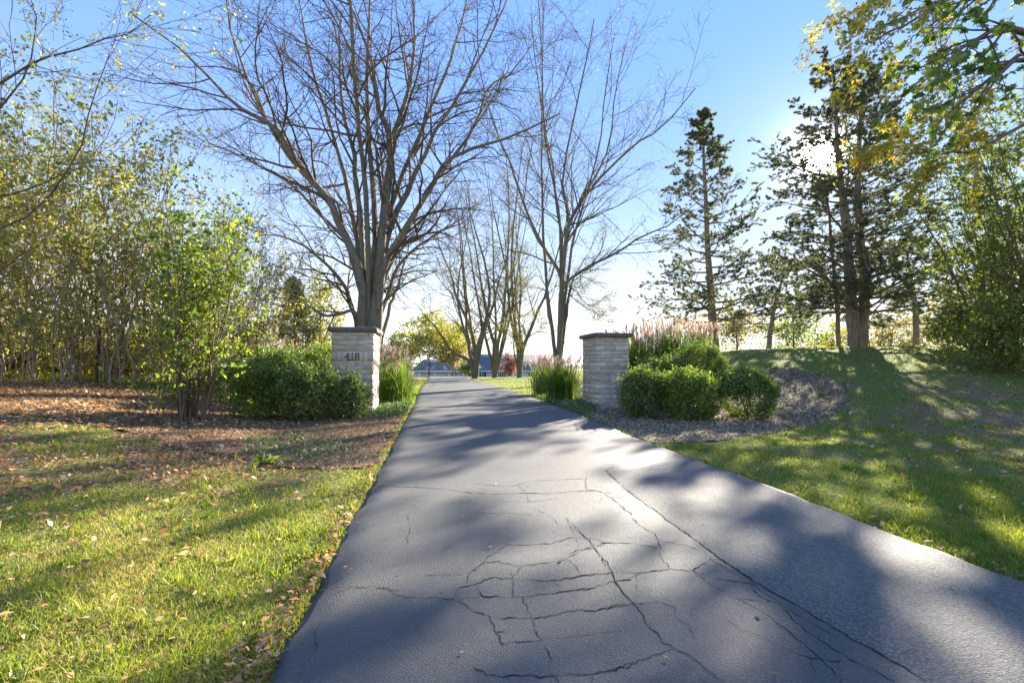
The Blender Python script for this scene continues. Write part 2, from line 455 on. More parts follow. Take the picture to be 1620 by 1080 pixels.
def mat_stone():
    k = NT('pillar_stone'); o = k.obj()
    rnd = k.n('ObjectInfo').outputs['Random']
    base = k.ramp(rnd, [(0, (0.44, 0.385, 0.30)), (0.5, (0.57, 0.505, 0.405)), (1, (0.69, 0.625, 0.52))])
    n = k.noise(o, 14, 6, 0.7); n2 = k.noise(o, 60, 3, 0.6)
    c = k.mix(k.ramp(n, [(0.35, (0.45, 0.45, 0.45)), (0.62, (0, 0, 0))]), base, (0.36, 0.31, 0.235))
    return k.surf(c, 0.9, k.bump(n2, 0.6, 0.01, k.bump(n, 0.9, 0.035)), 0.2)
M['stone'] = mat_stone()
k = NT('mortar'); M['mortar'] = k.surf(k.ramp(k.noise(k.obj(), 30), [(0.3, (0.38, 0.335, 0.265)), (0.7, (0.50, 0.445, 0.36))]), 0.95)
k = NT('cap_stone'); o_ = k.obj(); M['cap'] = k.surf(k.ramp(k.noise(o_, 12, 5), [(0.3, (0.085, 0.078, 0.07)), (0.7, (0.17, 0.16, 0.145))]), 0.85, k.bump(k.noise(o_, 45), 0.7, 0.012))
M['numeral'] = NT('numeral_dark').surf((0.06, 0.05, 0.042), 0.8)
k = NT('rust'); M['rust'] = k.surf(k.ramp(k.noise(k.obj(), 25, 5), [(0.3, (0.05, 0.022, 0.014)), (0.7, (0.13, 0.06, 0.035))]), 0.85)
k = NT('roof_slate'); o_ = k.obj(); br = k.n('TexBrick'); br.inputs['Scale'].default_value = 1.0; br.inputs['Brick Width'].default_value = 0.6; br.inputs['Row Height'].default_value = 0.35
br.inputs['Color1'].default_value = (0.11, 0.125, 0.15, 1); br.inputs['Color2'].default_value = (0.17, 0.185, 0.21, 1); br.inputs['Mortar'].default_value = (0.07, 0.08, 0.09, 1)
sx = k.n('SeparateXYZ'); cx = k.n('CombineXYZ'); k.l(o_, sx.inputs[0]); k.l(sx.outputs[0], cx.inputs[0]); k.l(sx.outputs[2], cx.inputs[1]); k.l(cx.outputs[0], br.inputs['Vector'])
M['roof'] = k.surf(br.outputs['Color'], 0.8)
k = NT('house_wall'); M['wall'] = k.surf(k.ramp(k.noise(k.obj(), 3), [(0.3, (0.60, 0.60, 0.58)), (0.7, (0.72, 0.71, 0.68))]), 0.8)
M['trim'] = NT('white_trim').surf((0.8, 0.79, 0.77), 0.6)
M['garage_door'] = NT('garage_door').surf((0.50, 0.48, 0.44), 0.6)
M['glass'] = NT('window_glass').surf((0.02, 0.025, 0.03), 0.08, None, 0.6)
M['shutter'] = NT('shutter').surf((0.06, 0.08, 0.11), 0.6)
M['chimney'] = NT('chimney_stone').surf((0.34, 0.32, 0.30), 0.9)

# ------------------------------------------------------------------ ground
def axis(fine0, fine1, step, lo, hi, grow=1.22):
    a = list(np.arange(fine0, fine1 + 1e-6, step))
    s = step; v = a[-1]
    while v < hi:
        s *= grow; v += s; a.append(v)
    s = step; v = a[0]; b = []
    while v > lo:
        s *= grow; v -= s; b.append(v)
    return np.array(b[::-1] + a)
gx = axis(-16, 22, 0.26, -1500, 1500); gy = axis(-2, 30, 0.26, -60, 2600)
GX, GY = np.meshgrid(gx, gy)
GZ = height(GX, GY)
nyy, nxx = GX.shape
ii = np.arange(nxx * nyy).reshape(nyy, nxx)
gq = np.stack([ii[:-1, :-1], ii[:-1, 1:], ii[1:, 1:], ii[1:, :-1]], -1).reshape(-1, 4)
ground = build('ground', np.stack([GX, GY, GZ], -1), gq, None, M['ground'], smooth=True)
tag(ground, kind='structure')

# how bare (leaf strewn) the lawn is
def bare_mask(x, y):
    dl = dleft(y) - x; dr = x - dright(y)
    left = sstep(0.6, 4.2, dl + 0.40 * (y - 3)) * sstep(0.1, 1.2, dl) * np.clip(0.66 + 0.45 * wav(x, y, 1.1, 2.0) + 0.3 * wav(x, y, 3.7, 0.3), 0.1, 1)
    right = sstep(1.8, 5.0, dr) * 0.8 * np.clip(wav(x, y, 1.1, 0.7) * 0.55 + 0.3 * wav(x, y, 3.3, 0.1) + 0.4, 0, 1) * sstep(18, 10, y)
    edge = sstep(0.22, 0.05, np.maximum(dl, dr)) * 0.4
    return np.clip(np.maximum(np.maximum(left, right), edge), 0, 1)
att = ground.data.attributes.new('bare', 'FLOAT', 'POINT')
att.data.foreach_set('value', bare_mask(GX, GY).astype(np.float32).ravel())

# ------------------------------------------------------------------ driveway
TOP = 0.06
ys = np.concatenate([np.arange(-7.5, 1, 0.25), np.arange(1, 14, 0.08), np.arange(14, 44, 0.25), np.arange(44, 95, 1.0)])
prof = [(0.0, -0.09), (0.0, 0.0), (0.05, 0.018), (0.10, 0.038), (0.15, 0.052), (0.20, TOP - 0.002), (0.27, TOP)]       # rounded sealed edge: offset from edge, height
cols = []
for off, h in prof: cols.append(('l', off, h))
for t in np.linspace(0.10, 0.93, 13): cols.append(('t', t, TOP))
for off, h in prof[::-1]: cols.append(('r', off * 0.4, h))
V = np.zeros((len(ys), len(cols), 3))
lw = 0.018 * (np.sin(ys * 3.1) + np.sin(ys * 7.7 + 1) * 0.6 + 0.5 * np.sin(ys * 17.3))
rw = 0.018 * (np.sin(ys * 2.7 + 2) + np.sin(ys * 8.9) * 0.6 + 0.5 * np.sin(ys * 15.1))
for j, (kd, o, h) in enumerate(cols):
    l = dleft(ys) + lw; r = dright(ys) + rw
    x = l + o if kd == 'l' else (r - o if kd == 'r' else l + (r - l) * o)
    V[:, j] = np.stack([x, ys, dz(ys) + h], -1)
ii = np.arange(len(ys) * len(cols)).reshape(len(ys), len(cols))
dq = np.stack([ii[:-1, :-1], ii[:-1, 1:], ii[1:, 1:], ii[1:, :-1]], -1).reshape(-1, 4)
drive = tag(build('driveway', V, dq, None, M['asphalt'], smooth=True), kind='structure')

# older rough strip along the right edge, with a real step
seam_px = [(1010, 712), (958, 744), (975, 757), (1020, 796), (1056, 822), (1091, 847), (1122, 871), (1158, 896), (1189, 916), (1251, 951), (1313, 989), (1349, 1011), (1390, 1031), (1460, 1075), (1560, 1150)]
seam = np.array([flat(px, py, TOP) for px, py in seam_px])
seam = np.vstack([seam, [seam[-1, 0] + 0.35, -3.0, TOP], ])
sg = resample(seam[1:], 90)
sq_ = np.linspace(0, len(seam) - 2, 90); sg = np.stack([np.interp(sq_, np.arange(len(seam) - 1), seam[1:, c]) for c in range(3)], -1); sg[1:-1, 0] += rng.normal(0, 0.008, len(sg) - 2)
Vv = []; Qq = []
top_y = sg[0, 1]
n = len(sg)
m_ = 9
for i in range(n):
    xr = dright(sg[i, 1]) - 0.10
    for j in range(m_):
        t = j / (m_ - 1)
        x = sg[i, 0] + (xr - sg[i, 0]) * t
        y = sg[i, 1]
        if i < 14:      # the tongue tapers towards the top of the drive
            y += (14 - i) / 14 * 0.55 * sstep(0, 1, t)
            x = sg[i, 0] + (dright(y) - 0.10 - sg[i, 0]) * t
        Vv.append((x, y, TOP + 0.0012))
ii = np.arange(n * m_).reshape(n, m_)
pq = np.stack([ii[:-1, :-1], ii[1:, :-1], ii[1:, 1:], ii[:-1, 1:]], -1).reshape(-1, 4)
build('asphalt_strip', Vv, pq, None, M['asphalt_old'], drive)

# cracks, traced on the surface
def A_(u, v): return (400 + u / 2.455, 640 + v / 2.455)
def B_(u, v): return (900 + u / 2.25, 640 + v / 2.25)
CR = [(A_, c, w) for c, w in [
 ([(470,312),(560,318),(640,320),(740,328),(850,342),(940,347),(1050,343),(1150,345),(1230,338),(1330,335),(1400,345)], 1.0),
 ([(850,305),(930,312),(1000,318),(1100,295),(1200,290),(1290,287)], .7), ([(1290,287),(1297,325),(1330,335)], .8),
 ([(1030,315),(1065,345),(1068,380)], .6), ([(960,375),(1080,378),(1130,372),(1185,360)], .6), ([(1090,400),(1150,430),(1190,465)], .7),
 ([(830,418),(900,420),(1000,422),(1090,425)], .5), ([(605,420),(600,455),(612,485),(600,510),(595,540)], .7), ([(1215,435),(1235,480),(1270,555)], .7),
 ([(1215,440),(1260,480),(1310,530),(1350,590),(1390,650),(1430,720),(1473,765)], 1),
 ([(255,718),(350,710),(450,706),(510,712),(560,742),(640,750),(710,750),(775,755),(800,710),(850,700),(880,690),(930,672),(1030,678),(1150,682),(1260,670),(1330,660)], 1.1),
 ([(510,712),(570,727)], .6), ([(775,755),(820,775),(870,805),(920,820),(930,860),(955,900),(965,930),(980,935)], 1.2),
 ([(865,700),(885,740),(950,745),(1060,748),(1140,735),(1250,718),(1330,712),(1345,693),(1473,678)], 1),
 ([(830,695),(840,660),(880,625),(905,600),(940,575),(990,543),(1060,545),(1150,540),(1240,515),(1330,520),(1370,537),(1473,537)], .9),
 ([(900,610),(960,612),(1045,628),(1100,618),(1170,610),(1215,598),(1270,570),(1365,540)], .9), ([(1010,665),(1045,630)], .8),
 ([(920,822),(1000,828),(1085,830),(1160,820),(1240,798),(1330,800),(1390,785),(1473,780)], .8),
 ([(1045,750),(1085,830),(1100,880),(1130,930),(1160,980),(1150,1030),(1190,1080)], 1), ([(860,1020),(900,1048),(980,1055),(1080,1052),(1180,1050),(1310,1048),(1400,1030),(1473,1010)], .8),
 ([(640,658),(700,660),(820,660)], .6), ([(1215,600),(1260,625),(1275,660)], .6), ([(1170,680),(1195,720)], .6), ([(1010,680),(1013,745)], .6),
 ([(255,800),(275,835),(245,880),(240,940),(210,1000),(180,1060)], .8), ([(960,930),(1040,920),(1120,912),(1230,905),(1340,885),(1440,880)], .5), ([(760,545),(735,585)], .5),
 ([(740,755),(880,750)], .5), ([(735,312),(742,330)], .5), ([(1000,650),(1015,720),(1012,750)], .5),
]] + [(B_, c, w) for c, w in [
 ([(130,232),(160,262),(200,300),(270,350),(350,410),(430,465),(500,520),(580,575),(650,620),(720,665),(790,700),(860,745),(930,785),(1010,835),(1100,880),(1190,935),(1260,980)], 2.2),
 ([(130,232),(180,215),(240,190)], .7),
 ([(0,310),(60,303),(100,305),(150,330),(200,330)], .8), ([(60,250),(62,300)], .6),
 ([(150,330),(210,380),(250,430),(305,455),(320,490),(325,540),(360,585),(440,590),(520,650),(600,690),(690,740),(760,790),(830,850),(900,905),(970,990)], 1.2),
 ([(325,485),(420,500),(470,520)], .6), ([(0,425),(60,470),(100,520),(140,570),(190,670),(240,710),(270,765),(310,820),(370,870),(430,890),(480,940),(560,990)], 1.1),
 ([(0,530),(60,510),(130,490),(230,495),(320,510)], .9), ([(0,620),(60,605),(180,595),(260,600),(360,585)], .9),
 ([(440,590),(470,570),(520,548),(560,560),(600,590),(650,620)], .9), ([(440,590),(520,620),(620,632),(680,640)], .8),
 ([(640,640),(690,690),(740,705),(790,760),(860,810),(930,860),(1010,910),(1060,935),(1130,965),(1160,985)], 1.3),
 ([(0,735),(80,735),(150,715),(240,710),(320,700),(370,720),(390,760),(430,790),(450,835)], .7),
 ([(370,870),(310,890),(220,920),(130,950),(80,965),(0,955)], .8), ([(550,760),(620,800),(700,830),(790,880),(860,900),(920,910),(1010,915)], .8),
 ([(0,660),(60,660),(130,635),(200,620),(250,605)], .9), ([(240,610),(245,650),(235,700)], .6),
 ([(430,470),(460,500),(510,550),(600,610),(680,660),(800,740),(900,800),(960,830)], .8), ([(120,330),(110,355)], .5), ([(0,555),(30,575),(40,605)], .5),
 ([(860,900),(860,930),(900,985)], .7), ([(80,965),(80,990)], .6), ([(600,690),(720,700)], .5),
]]
for fn, pts, w in CR:
    p = np.array([flat(*fn(u, v), TOP)[:2] for u, v in pts])
    seg = np.linalg.norm(np.diff(p, axis=0), axis=1)
    nn = max(6, int(seg.sum() / 0.02)); nn = min(nn, 260)
    s = np.concatenate([[0], np.cumsum(seg)]); q = np.linspace(0, s[-1], nn)
    c = np.stack([np.interp(q, s, p[:, 0]), np.interp(q, s, p[:, 1])], -1)
    jit = rng.normal(0, 1, (nn, 2)); jit = (jit + np.roll(jit, 1, 0)) * 0.5
    c[1:-1] += jit[1:-1] * 0.006 + rng.normal(0, 0.003, (nn - 2, 2))
    T = norm(np.gradient(c, axis=0)); N = np.stack([-T[:, 1], T[:, 0]], -1)
    ww = (0.0009 + 0.00038 * c[:, 1]) * w * np.clip(0.75 + 0.75 * rng.normal(size=nn), 0.12, 3.0)
    ww = np.convolve(ww, [0.25, 0.5, 0.25], 'same'); ww[[0, -1]] = 0.0008
    ww = ww * (0.85 + 0.9 * np.abs(T[:, 0]) ** 2)      # ribbons across the drive are widened to offset foreshortening
    zz = np.full((nn, 1), TOP + 0.0022)
    Vc = np.concatenate([np.hstack([c + N * ww[:, None], zz]), np.hstack([c - N * ww[:, None], zz])])
    ia = np.arange(nn - 1)
    build('crack', Vc, np.stack([ia, ia + 1, ia + 1 + nn, ia + nn], -1)[:, ::-1], None, M['crack'], drive)

# ------------------------------------------------------------------ mulch beds
def eoff(poly): return poly
LB = [on(640, 668)[:2], on(620, 705)[:2], on(603, 738)[:2]]
LBED = np.array([(dleft(12.6) - 0.02, 12.6), (dleft(10.5) - 0.02, 10.5), (dleft(8.6) - 0.02, 8.6), (dleft(7.0) - 0.02, 7.0), (dleft(5.75) - 0.02, 5.75)]
                + [tuple(on(px, py)[:2]) for px, py in ((520, 748), (430, 740), (330, 722), (220, 690), (110, 668), (0, 655), (-120, 652), (-260, 650))]
                + [(-17.0, 13.0), (-12.5, 15.5), (-9.0, 15.5), (-5.0, 15.0), (-4.2, 13.6)])
RBED = np.array([(dright(14.0) + 0.02, 14.0), (dright(11.0) + 0.02, 11.0), (dright(9.0) + 0.02, 9.0), (dright(7.4) + 0.02, 7.4)]
                + [tuple(on(px, py)[:2]) for px, py in ((1080, 703), (1160, 696), (1250, 681), (1320, 657), (1347, 632), (1338, 606), (1290, 590), (1225, 581))]
                + [(7.3, 17.0), (5.0, 18.5), (2.8, 17.0)])
def bed(name, poly, mat, step=0.1):
    x0, y0 = poly.min(0) - 0.2; x1, y1 = poly.max(0) + 0.2
    xs = np.arange(x0, x1, step); yy = np.arange(y0, y1, step)
    X, Y = np.meshgrid(xs, yy)
    inn = inpoly(X + 0.05 * np.sin(Y * 5) + 0.04 * np.sin(Y * 13), Y + 0.05 * np.sin(X * 6), poly)
    Z = height(X, Y) + 0.014 + 0.012 * np.sin(X * 9 + np.sin(Y * 7)) * np.cos(Y * 8) + rng.normal(0, 0.006, X.shape)
    i = np.arange(X.size).reshape(X.shape)
    qs = np.stack([i[:-1, :-1], i[:-1, 1:], i[1:, 1:], i[1:, :-1]], -1)
    keep = inn[:-1, :-1] & inn[:-1, 1:] & inn[1:, 1:] & inn[1:, :-1]
    qs = qs[keep]
    used, inv = np.unique(qs, return_inverse=True)
    Vb = np.stack([X, Y, Z], -1).reshape(-1, 3)[used]
    return tag(build(name, Vb, inv.reshape(-1, 4), None, mat, smooth=True), kind='structure')
bed('mulch_bed', LBED, M['mulch_left'])
bed('mulch_bed', RBED, M['mulch_right'])

def in_drive(x, y, pad=0.0):
    return (x > dleft(y) - pad) & (x < dright(y) + pad)
def scatter_poly(poly, n):
    x0, y0 = poly.min(0); x1, y1 = poly.max(0)
    x = rng.uniform(x0, x1, n * 3); y = rng.uniform(y0, y1, n * 3)
    k = inpoly(x, y, poly)
    x, y = x[k][:n] + rng.normal(0, .07, min(n, k.sum())), y[k][:n] + rng.normal(0, .07, min(n, k.sum()))
    k = ~in_drive(x, y, 0.03)
    return x[k], y[k]
def chips(name, x, y, size, mat, lift=0.02, aspect=0.35, flat_=0.45, label=None, cat=None):
    g = Geo()
    C = np.stack([x, y, height(x, y) + lift + rng.uniform(0, 0.012, len(x))], -1)
    N = len(C)
    d = rng.normal(size=(N, 3)); d[:, 2] *= flat_; d = norm(d)
    up = np.array([0, 0, 1.0]) + rng.normal(0, flat_, (N, 3))
    s = norm(np.cross(d, up))
    ln = (np.asarray(size) * np.clip(1 + 0.4 * rng.normal(size=N), 0.3, 2.2))[:, None]
    w = ln * aspect * rng.uniform(0.6, 1.4, (N, 1))
    nn = np.cross(s, d)
    Vx = np.stack([C - d * ln * 0.5, C + s * w * 0.5 + nn * ln * 0.08, C + d * ln * 0.5 , C - s * w * 0.5 + nn * ln * 0.08], 1)
    g.add(Vx.reshape(-1, 3), np.arange(N * 4).reshape(N, 4))
    o = g.make(name, mat)
    return tag(o, label, cat, kind='stuff')
x, y = scatter_poly(RBED, 26000); chips('wood_chips', x, y, 0.03 + 0.0022 * y, M['chip_right'], label='grey brown wood chips of the bed right of the driveway', cat='wood chips')
x, y = scatter_poly(LBED, 30000); chips('wood_chips', x, y, 0.03 + 0.0022 * y, M['chip_left'], label='reddish brown wood chips of the bed left of the driveway', cat='wood chips')
x, y = scatter_poly(LBED, 14000); k_ = (x < -4.2 - 0.2 * y + 1.2 * rng.normal(size=len(x))); chips('leaf_litter', x[k_], y[k_], 0.07, M['litter'], 0.03, 0.55, label='dry brown fallen leaves under the left thicket', cat='leaf litter')

# ------------------------------------------------------------------ lawn grass
def lawn_points(n, ymin, ymax, power):
    u = rng.random(n)
    y = (ymin ** (1 - power) + u * (ymax ** (1 - power) - ymin ** (1 - power))) ** (1 / (1 - power))
    x = rng.uniform(-1.5, 1.45, n) * y - 0.4
    k = ~in_drive(x, y, -0.02) & ~inpoly(x + rng.normal(0, .08, n), y + rng.normal(0, .1, n), LBED) & ~inpoly(x + rng.normal(0, .08, n), y + rng.normal(0, .1, n), RBED)
    return x[k], y[k]
def grass(name, x, y, h, w, mat, lean=0.5, label=None, cat='grass', bare=True):
    if bare:
        kp = rng.random(len(x)) > bare_mask(x, y) * 0.93
        x, y = x[kp], y[kp]
    N = len(x)
    h = (h(x, y) if callable(h) else np.full(N, h)) * np.clip(1 + 0.35 * rng.normal(size=N), 0.35, 2)
    ww = (w(x, y) if callable(w) else np.full(N, w))
    b = np.stack([x, y, height(x, y) - 0.005], -1)
    a = rng.uniform(0, 2 * math.pi, N)
    s = np.stack([np.cos(a), np.sin(a), np.zeros(N)], -1) * ww[:, None] * 0.5
    a2 = rng.uniform(0, 2 * math.pi, N)
    ld = np.stack([np.cos(a2), np.sin(a2), np.zeros(N)], -1) * (h * lean * rng.uniform(0.2, 1.3, N))[:, None]
    up = np.array([0, 0, 1.0])[None] * h[:, None]
    m0 = b + ld * 0.35 + up * 0.6
    tip = b + ld + up * rng.uniform(0.75, 1.0, (N, 1))
    Vx = np.stack([b - s, b + s, m0 - s * 0.7, m0 + s * 0.7, tip], 1).reshape(-1, 3)
    i = np.arange(N)[:, None] * 5
    q = i + np.array([[0, 1, 3, 2]]); t = i + np.array([[2, 3, 4]])
    return tag(build(name, Vx, q, t, mat), label, cat, kind='stuff')
def tuft(x, y): return 0.55 + 0.6 * np.clip(wav(x, y, 2.3, 0.2) * 0.5 + 0.5, 0, 1) + 0.5 * np.clip(wav(x, y, 9.1, 1.2) * 0.6, 0, 1)
def dry(x, y):
    return rng.random(len(x)) < np.clip(0.30 + 0.28 * wav(x, y, 1.7, 3.1) + 0.2 * wav(x, y, 6.3, 0.9) + 0.25 * (x < dleft(y)), 0.03, 0.95)
x, y = lawn_points(420000, 1.4, 8.0, 1.25)
q_ = dry(x, y)
grass('grass', x[~q_], y[~q_], lambda x, y: 0.036 * tuft(x, y), lambda x, y: 0.0022 + 0.0009 * y, M['grass'], 0.8, 'short green lawn grass on both sides of the driveway')
grass('grass', x[q_], y[q_], lambda x, y: 0.030 * tuft(x, y), lambda x, y: 0.0022 + 0.0009 * y, M['grass_dry'], 1.1, 'dry straw coloured grass mixed into the near lawn')
x, y = lawn_points(150000, 8.0, 46.0, 1.3); q_ = dry(x, y)
grass('grass', x[~q_], y[~q_], lambda x, y: 0.045 * tuft(x, y), lambda x, y: 0.004 + 0.0013 * y, M['grass'], 0.8, 'mown green lawn further up the driveway and over the mound')
grass('grass', x[q_], y[q_], lambda x, y: 0.04 * tuft(x, y), lambda x, y: 0.004 + 0.0013 * y, M['grass_dry'], 1.0, 'dry yellowed grass further up the driveway and over the mound')
cx_, cy_ = lawn_points(900, 1.6, 16, 1.2)
tx = np.repeat(cx_, 26) + rng.normal(0, .035, len(cx_) * 26); ty = np.repeat(cy_, 26) + rng.normal(0, .035, len(cx_) * 26)
kk = ~in_drive(tx, ty, .02)
grass('grass', tx[kk], ty[kk], lambda x, y: np.full(len(x), .075), lambda x, y: 0.004 + 0.0009 * y, M['grass'], 1.0, 'coarse taller grass tufts standing out of the lawn', bare=False)
# ragged tufts along the edges of the asphalt and beds
yy = rng.uniform(1.2, 40, 9000) ** 1.0
side = rng.random(9000) < 0.5
xx = np.where(side, dleft(yy) - np.abs(rng.normal(0.02, 0.06, 9000)), dright(yy) + np.abs(rng.normal(0.02, 0.06, 9000)))
kk = ~inpoly(xx, yy, LBED) & ~inpoly(xx, yy, RBED)
grass('grass', xx[kk], yy[kk], 0.055, lambda x, y: 0.005 + 0.001 * y, M['grass'], 0.9, 'ragged grass fringe along the asphalt edges', bare=False)

# fallen leaves on the lawns and on the asphalt
x, y = lawn_points(130000, 1.5, 16, 1.2)
k_ = rng.random(len(x)) < bare_mask(x, y) * 0.95 + 0.03 + 0.25 * sstep(2.0, 5.5, dleft(y) - x)
k_ &= (x < 0) | (rng.random(len(x)) < 0.25)
chips('fallen_leaves', x[k_], y[k_], 0.024 + 0.0052 * y[k_], M['litter'], 0.03, 0.5, 0.4, label='scattered dry leaves lying in the lawn grass', cat='fallen leaves')
yy = rng.uniform(1.6, 14, 260); tt = rng.random(260); xx = dleft(yy) + (dright(yy) - dleft(yy)) * tt
ed = rng.uniform(1.5, 12, 170); ex = dleft(ed) - rng.uniform(-0.02, 0.1, 170)
xx = np.concatenate([xx[:200], ex]); yy = np.concatenate([yy[:200], ed])
g = Geo(); C = np.stack([xx, yy, dz(yy) + TOP + 0.012], -1); C[200:, 2] -= 0.02
leaves(g, C, 0.032, rng, 0.5, 0.3, D=None, spread=1.0)
Vl = np.concatenate(g.V); Vl[:, 2] = np.repeat(C[:, 2], 4) + (Vl[:, 2] - np.repeat(C[:, 2], 4)) * 0.2
tag(build('fallen_leaves', Vl, np.concatenate(g.Q), None, M['litter']), 'small dry leaves strewn on the asphalt driveway', 'fallen leaves', kind='stuff')

# ------------------------------------------------------------------ gate pillars
YAW = math.atan2(0.164, 0.986)      # square to the driveway
def pillar(corner, name_label, numeral, seed, rightward):
    r = random.Random(seed)
    W, D, H = 1.0, 1.25, 2.10
    # local frame: x to the right along the front, y back along the drive
    base = np.array([corner[0], corner[1], float(height(corner[0], corner[1])) - 0.02])
    root = empty('gate_pillar', base, name_label, 'pillar')
    root.rotation_euler = (0, 0, YAW)
    x0 = 0.0 if rightward else -W
    g = Geo(); g.box((x0 + 0.012, 0.012, -0.2), (x0 + W - 0.012, D - 0.012, H)); g.make('core', M['mortar'], root)
    def stone(a, b, face):
        (ax, ay, az), (bx, by, bz) = a, b
        gp_ = 0.0055; j = lambda: r.uniform(-0.004, 0.004)
        c = 0.005; pr = r.uniform(-0.003, 0.009)
        gg = Geo()
        # outer face first (four corners, chamfered), then the tail
        if face in 'fb':
            s = -1 if face == 'f' else 1
            yo = (ay if face == 'f' else by) + s * pr; yi = by if face == 'f' else ay
            L = [(ax + gp_, az + gp_), (bx - gp_, az + gp_), (bx - gp_, bz - gp_), (ax + gp_, bz - gp_)]
            cx, cz = (ax + bx) / 2, (az + bz) / 2
            out = [(x + (c if x < cx else -c) + j(), yo + j(), z + (c if z < cz else -c) + j()) for x, z in L]
            mid = [(x, yo - s * c * 1.6, z) for x, z in L]; inn = [(x, yi, z) for x, z in L]
            fl = face == 'b'
        else:
            s = -1 if face == 'l' else 1
            xo = (ax if face == 'l' else bx) + s * pr; xi = bx if face == 'l' else ax
            L = [(ay + gp_, az + gp_), (by - gp_, az + gp_), (by - gp_, bz - gp_), (ay + gp_, bz - gp_)]
            cy, cz = (ay + by) / 2, (az + bz) / 2
            out = [(xo + j(), y_ + (c if y_ < cy else -c) + j(), z + (c if z < cz else -c) + j()) for y_, z in L]
            mid = [(xo - s * c * 1.6, y_, z) for y_, z in L]; inn = [(xi, y_, z) for y_, z in L]
            fl = face == 'l'
        Q = [(0, 1, 2, 3)]
        for k in range(4):
            n2 = (k + 1) % 4
            Q += [(4 + k, 4 + n2, n2, k), (8 + k, 8 + n2, 4 + n2, 4 + k)]
        if fl: Q = [q[::-1] for q in Q]
        gg.add(out + mid + inn, Q)
        return gg.make('stone', M['stone'], root)
    z = -0.05; ci = 0; t = 0.12
    plaque = (1.36, 1.62)
    while z < H - 0.02:
        hh = r.choice([0.06, 0.075, 0.09, 0.12, 0.15, 0.18])
        if numeral and z < plaque[0] - 0.001 and z + hh > plaque[0] - 0.05: hh = plaque[0] - z
        elif numeral and abs(z - plaque[0]) < 0.002: hh = plaque[1] - plaque[0]
        if H - (z + hh) < 0.06: hh = H - z
        fw = ci % 2 == 0
        def split(a, b, mn):
            cuts = [a]; 
            while b - cuts[-1] > mn * 1.9:
                cuts.append(cuts[-1] + r.uniform(mn, min(mn * 2.2, b - cuts[-1] - mn * 0.8)))
            cuts.append(b); return list(zip(cuts[:-1], cuts[1:]))
        fx = (x0, x0 + W) if fw else (x0 + t, x0 + W - t)
        sy = (t, D - t) if fw else (0.0, D)
        if numeral and abs(z - plaque[0]) < 0.002:
            segs = [(fx[0], x0 + 0.26), (x0 + 0.26, x0 + 0.76), (x0 + 0.76, fx[1])]
        else:
            segs = split(fx[0], fx[1], 0.26)
        for a, b in segs: stone((a, 0, z), (b, t, z + hh), 'f')
        for a, b in split(fx[0], fx[1], 0.3): stone((a, D - t, z), (b, D, z + hh), 'b')
        for a, b in split(sy[0], sy[1], 0.3): stone((x0, a, z), (x0 + t, b, z + hh), 'l')
        for a, b in split(sy[0], sy[1], 0.3): stone((x0 + W - t, a, z), (x0 + W, b, z + hh), 'r')
        z += hh; ci += 1
    # cap slab with an eased edge
    gg = Geo(); ov = 0.085
    lv = [(H + 0.002, 0.012), (H + 0.014, 0.0), (H + 0.105, 0.0), (H + 0.118, 0.012), (H + 0.128, 0.10)]
    Vc = []
    for zc, ins in lv:
        e = ov - ins
        n_side = 6
        cs = [(x0 - e, -e), (x0 + W + e, -e), (x0 + W + e, D + e), (x0 - e, D + e)]
        for k in range(4):
            p, q = cs[k], cs[(k + 1) % 4]
            for m in range(n_side):
                f = m / n_side
                jj = 0.004 if 0 < m else 0
                Vc.append((p[0] + (q[0] - p[0]) * f + r.uniform(-jj, jj), p[1] + (q[1] - p[1]) * f + r.uniform(-jj, jj), zc + r.uniform(-0.002, 0.002)))
    nr = 24; Q = []
    for a in range(len(lv) - 1):
        for k in range(nr): Q.append((a * nr + k, a * nr + (k + 1) % nr, (a + 1) * nr + (k + 1) % nr, (a + 1) * nr + k))
    Tt = []
    top = len(Vc); Vc.append((x0 + W / 2, D / 2, H + 0.132)); bot = len(Vc); Vc.append((x0 + W / 2, D / 2, H + 0.002))
    for k in range(nr):
        Tt.append(((len(lv) - 1) * nr + k, (len(lv) - 1) * nr + (k + 1) % nr, top)); Tt.append(((k + 1) % nr, k, bot))
    gg.add(Vc, Q, Tt); gg.make('cap', M['cap'], root)
    if numeral:
        dg = bpy.context.evaluated_depsgraph_get()
        for ch, cx in (('4', -0.125), ('1', 0.0), ('8', 0.12)):
            cu = bpy.data.curves.new('numeral', 'FONT'); cu.body = ch; cu.size = 0.27; cu.extrude = 0.008; cu.align_x = 'CENTER'; cu.offset = -0.003
            tmp = bpy.data.objects.new('tmp', cu); COL.objects.link(tmp)
            bpy.context.view_layer.update()
            me = bpy.data.meshes.new_from_object(tmp.evaluated_get(bpy.context.evaluated_depsgraph_get()))
            COL.objects.unlink(tmp); bpy.data.objects.remove(tmp)
            ob = bpy.data.objects.new('numeral', me); COL.objects.link(ob); ob.parent = root
            me.materials.clear(); me.materials.append(M['numeral'])
            ob.rotation_euler = (math.pi / 2, 0, 0); ob.location = (x0 + W * 0.5 + cx, -0.018, 1.395)
            if ch in '41':          # slab serifs at the foot
                sg_ = Geo(); dx = 0.035 if ch == '4' else 0.004
                sg_.box((-0.045 + dx, -0.006, -0.009), (0.045 + dx, 0.006, 0.009))
                so = sg_.make('serif', M['numeral'], ob); so.rotation_euler = (-math.pi / 2, 0, 0); so.location = (0, 0.004, 0)
    return root
cl = flat(588.7, 657.5); cr = flat(944.2, 646.8)
pillar((cl[0], cl[1]), 'stone gate pillar with house number 418 on the left of the driveway', True, 5, False)
pillar((cr[0], cr[1]), 'pale stone gate pillar without a number, right of the driveway', False, 9, True)

